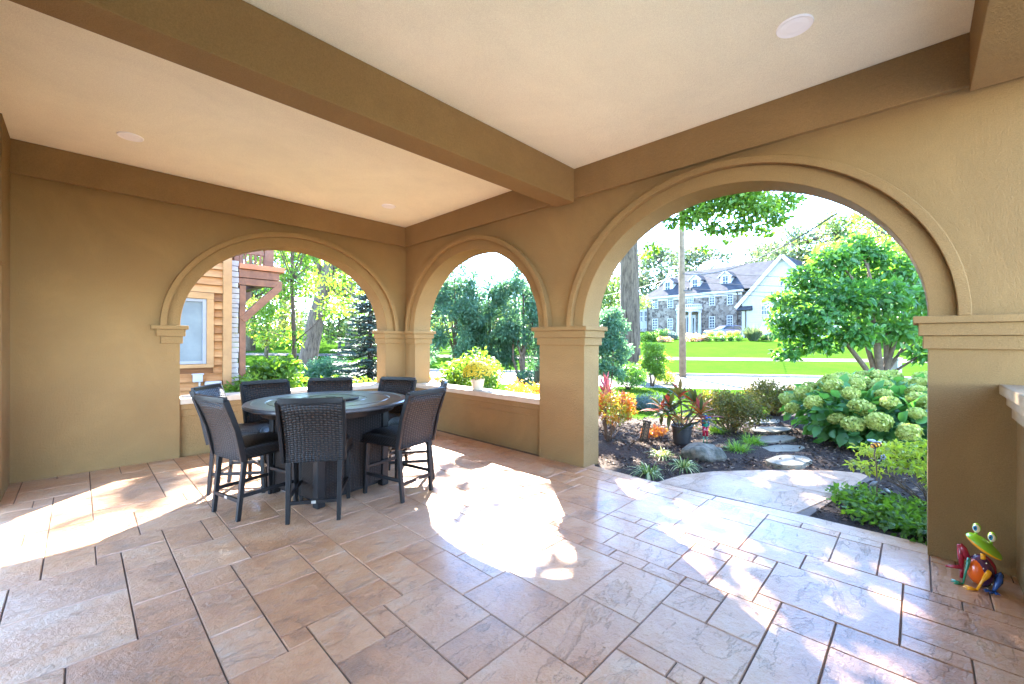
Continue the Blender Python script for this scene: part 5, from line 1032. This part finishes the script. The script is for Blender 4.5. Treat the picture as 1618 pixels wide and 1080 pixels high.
# planting in front of the stone house
def far_shrub(name, label, px, ytop, tt, rx, n, L, lm, k=14, cat='shrub', group=None, hr=None):
    p = PD(px, ytop, tt); s_ = p.x * RN.x + p.y * RN.y; z = gz(s_); h = max(0.5, p.z - z); shrub(name, label, (p.x, p.y, z), dome((0, 0, h * 0.5), (rx * 0.85, rx * 0.85, h * 0.45), k, min(rx, h) * 0.4), n, L, L * 0.55, lm, cat, group, stems=6, sr=0.03)
far_shrub('clipped_yew', 'low clipped yew mound at the left of the stone house beds', 1028, 525, 40, 0.95, 1500, 0.16, L_BRIGHT)
far_shrub('clipped_yew', 'taller clipped yew mound behind the low one, left of the dwarf blue spruce', 1043, 521, 42, 0.85, 1500, 0.16, L_MAG)
far_shrub('dwarf_spruce', 'dwarf blue-grey spruce mound left of the utility pole', 1061, 524, 42, 0.8, 1200, 0.16, L_SPRUCE)
for x, lab in ((1123, 'plumed ornamental grass at the left end of the row before the blue car'), (1138, 'plumed ornamental grass second from the left, before the blue car'), (1153, 'plumed ornamental grass third in the row, before the blue car'), (1164, 'smaller plumed ornamental grass at the right end of the row')):
    p = PD(x, 535, 40.5); z = gz(p.x * RN.x + p.y * RN.y); t = thing('ornamental_grass', lab, 'grass', (p.x, p.y, z), group='ornamental grasses before the stone house'); n = 420; a = RNG.uniform(0, 6.28, n); el = np.radians(RNG.uniform(55, 88, n)); r = RNG.uniform(0, 0.3, n)
    Bq = np.stack([r * np.cos(a), r * np.sin(a), np.zeros(n)], 1); Dq = np.stack([np.cos(a) * np.cos(el), np.sin(a) * np.cos(el), np.sin(el)], 1); blades('blades', Bq, Dq, RNG.uniform(0.5, 0.85, n), 0.04, RNG.uniform(0.1, 0.4, n), L_GRASS, t, 3)
    n = 130; a = RNG.uniform(0, 6.28, n); el = np.radians(RNG.uniform(62, 88, n)); Dq = np.stack([np.cos(a) * np.cos(el), np.sin(a) * np.cos(el), np.sin(el)], 1); blades('plumes', Dq * 0.5, Dq, RNG.uniform(0.3, 0.5, n), 0.06, 0.15, L_TAN, t, 3)
p = PD(1190, 540, 39); z = gz(p.x * RN.x + p.y * RN.y); tuft('ornamental_grass', 'large green ornamental grass in front of the white gabled wing', Vector((p.x, p.y, 0)), 700, 1.9, 0.06, L_GREYG if 'L_GREYG' in globals() else L_GREY, 'grass', None, 0.35, 50, (0.1, 0.5)).location.z = z
for i, x in enumerate((1119, 1130.5, 1142, 1153.5, 1166)):
    far_shrub('box_hedge', ['leftmost square box hedge at the lawn edge', 'second box hedge from the left at the lawn edge', 'middle box hedge at the lawn edge', 'fourth box hedge from the left at the lawn edge', 'rightmost square box hedge at the lawn edge'][i], x, 535.6, 38.5, 0.36, 420, 0.12, L_MAG, 8, 'hedge', 'clipped box hedges before the grasses')
for x, tt, r, lab in ((1050, 38, 0.9, 'pinkish flower bed left of the utility pole before the stone house'), (1093, 38.5, 0.9, 'pinkish flower bed right of the utility pole'), (1109, 38.8, 0.7, 'pale flower bed between the pole and the box hedges'), (1085, 43, 0.8, 'flowers before the white portico'), (1105, 43, 0.9, 'pinkish flowers on the terrace right of the portico')):
    far_shrub('flower_bed', lab, x, 535 if tt < 40 else 527, tt, r, 700, 0.13, L_FLOWER, 12, 'flowers')
far_shrub('round_bush', 'dark bush at the right corner of the white gabled wing', 1205, 536, 40, 0.9, 700, 0.16, L_MAG); far_shrub('round_bush', 'low bush below the white gable, left of the magnolia', 1222, 538, 39, 0.7, 500, 0.16, L_GREY)
p = PD(1083, 535, 40); q = PD(1117, 535, 40.3); z = gz(p.x * RN.x + p.y * RN.y); b = MB(); b.bar((p.x, p.y, z + 0.25), (q.x, q.y, z + 0.25), 0.3, 0.6); o = b.build('terrace_wall', M_KERB, bevel=0.02); tag(o, 'low grey stone terrace wall below the portico, right of the pole', 'wall')

# ------------------------------------------------------------------ pole and lines
p = PX(1079, 590); p = PD(1079, 540, 18.6); zt = 9.4; pb = Vector((p.x, p.y, gz(p.x * RN.x + p.y * RN.y)))
t = thing('utility_pole', 'weathered wooden utility pole beyond the street', 'pole', pb); b = MB(); lean = -RT * 0.10
b.tube([Vector((0, 0, -0.1)), Vector((0, 0, 3.2)) + lean * 0.4, Vector((0, 0, zt)) + lean], [0.155, 0.135, 0.10], 14); b.build('shaft', POLE, t, smooth=True)
b = MB(); hb = PD(1083, 459, 18.5) - pb; b.bar(hb - RT * 0.1, hb + RT * 0.28, 0.10, 0.06); b.build('bracket', POT, t)
for k in range(2): b = MB(); b.lathe([(0.03, 0), (0.045, 0.03), (0.03, 0.06), (0.04, 0.09), (0.02, 0.12)], 12, tuple(hb + RT * (0.12 + 0.14 * k) + Vector((0, 0, 0.03)))); b.build('insulator', POT, t)
LINE = mat('dark cable', (0.03, 0.03, 0.032), None, 5, 0.6)
pt = lambda y: PD(1077, y, 18.6)
def wire(lab, a, c, sag, r, n=24):
    b = MB(); b.tube([a.lerp(c, i / n) - Vector((0, 0, sag * 4 * (i / n) * (1 - i / n))) for i in range(n + 1)], r, 6); tag(b.build('power_line', LINE), lab, 'power line', 'overhead lines at the pole')
E1 = PD(1600, 540, 17.5) - PD(1600, 540, 17.5)
for y0, y1, lab in ((428, 446, 'topmost of the four level lines crossing the white gable'), (444, 458, 'second of the four level lines crossing the white gable'), (455, 467, 'third of the four level lines crossing the white gable'), (461, 474, 'lowest of the four level lines crossing the white gable')):
    wire(lab, pt(y0), PD(1560, y1 - 6, 16), 0.15, 0.012)
wire('thick service cable rising to the upper right of the open arch', PD(1077, 432, 18.6), PD(1322, 336, 10), 0.5, 0.02)
wire('thin line running from the pole to the stone house roof', pt(418), PD(1150, 437, 50), 0.4, 0.014)
wire('thin line running left from the pole behind the big trunk', pt(432), PD(900, 470, 26), 0.3, 0.012)

# ------------------------------------------------------------------ trees behind
def back_tree(px, ytop, tt, w, n, lm, lab, name='shade_tree', low=0.3, L=None, group='trees in the distance'):
    p = PD(px, ytop, tt); z = gz(p.x * RN.x + p.y * RN.y); h = p.z - z; b0 = Vector((p.x, p.y, z)); cl = []
    for k in range(30):
        f = rs.random(); zz = z + h * (low + (0.97 - low) * f); q = w * math.sin(math.pi * (0.12 + 0.8 * f)) ** 0.7 * math.sqrt(rs.random()); a = rs.uniform(0, 6.28); r = w * rs.uniform(0.2, 0.36); cl.append(((p.x + q * math.cos(a), p.y + q * math.sin(a), min(zz, z + h - r * 0.5)), (r, r, r * 0.6)))
    L = L or max(0.22, tt * 0.0085); r0 = 0.035 * h
    tree(name, lab, [b0 - Vector((0, 0, 0.2)), b0 + Vector((0.1, 0, h * 0.35)), b0 + Vector((0, 0.1, h * 0.8))], [r0, r0 * 0.75, r0 * 0.25], cl, n, L, L * 0.6, lm, group=group, limbs=0.7, up=0.6)
for a in ((395, 330, 34, 4.5, 3200, L_PALE, 'light green tree behind the balcony posts'), (445, 345, 40, 5, 3200, L_YEL, 'yellow-green tree behind the slim young tree'), (500, 330, 44, 6, 3400, L_PALE, 'tall pale tree behind the leaning trunk'), (552, 350, 36, 4, 3000, L_YEL, 'yellow-green tree right of the leaning trunk'), (598, 380, 42, 4.5, 3000, L_GREY, 'grey-green tree behind the blue spruce'),
          (372, 350, 52, 6, 2600, L_GREY, 'grey-green tree far behind the cedar house'), (420, 470, 28, 2.6, 2000, L_YEL, 'small yellow-green tree low behind the daylilies'), (535, 480, 30, 2.4, 2000, L_PALE, 'small pale tree beside the street, right of the leaning trunk'),
          (690, 445, 30, 3.0, 2600, L_YEL, 'light tree at the left of the second arch'), (760, 470, 44, 5, 2400, L_PALE, 'pale tree behind the middle evergreen'), (840, 455, 40, 5, 2400, L_PALE, 'pale tree behind the right evergreen'),
          (905, 420, 48, 5, 2200, L_PALE, 'pale tree hidden behind the square pier'), (965, 440, 50, 5, 2600, L_PALE, 'pale green tree left of the big trunk'), (1000, 430, 82, 7, 2600, L_GREY, 'grey-green tree far left of the stone house'),
          (1045, 385, 80, 8, 3600, L_GREY, 'tall grey-green oak behind the left dormer'), (1100, 388, 84, 7.5, 3600, L_GREY, 'tall grey-green oak behind the middle dormer'), (1210, 385, 86, 7, 3400, L_GREY, 'grey-green oak behind the right end of the stone roof'), (1262, 350, 76, 9, 4200, L_GREY, 'tall grey oak behind the white gable'), (1325, 335, 70, 9, 4200, L_PALE, 'tall pale oak right of the white gable'),
          (1400, 330, 46, 7, 4200, L_MAPLE, 'fresh green tree behind the magnolia'), (1475, 350, 40, 6, 3000, L_MAPLE, 'fresh green tree at the right behind the magnolia'), (1350, 372, 40, 4, 2400, L_YEL, 'yellow-green tree peeping over the magnolia')):
    back_tree(*a)
def far_woods():
    n = 9000; px = RNG.uniform(250, 1620, n); tt = RNG.uniform(88, 118, n); P = np.array([tuple(PD(x, 540, d)) for x, d in zip(px, tt)]); P[:, 2] = 3.2 + RNG.random(n) ** 1.4 * (6 + 2.5 * np.sin(px * 0.021) + 1.5 * np.sin(px * 0.057))
    tag(leaves('far_woods', P, RNG.normal(size=(n, 3)), RNG.normal(size=(n, 3)) + np.array([0, 0, 0.6]), RNG.uniform(1.0, 1.9, n), RNG.uniform(0.7, 1.2, n), L_GREY), kind='stuff')
far_woods()
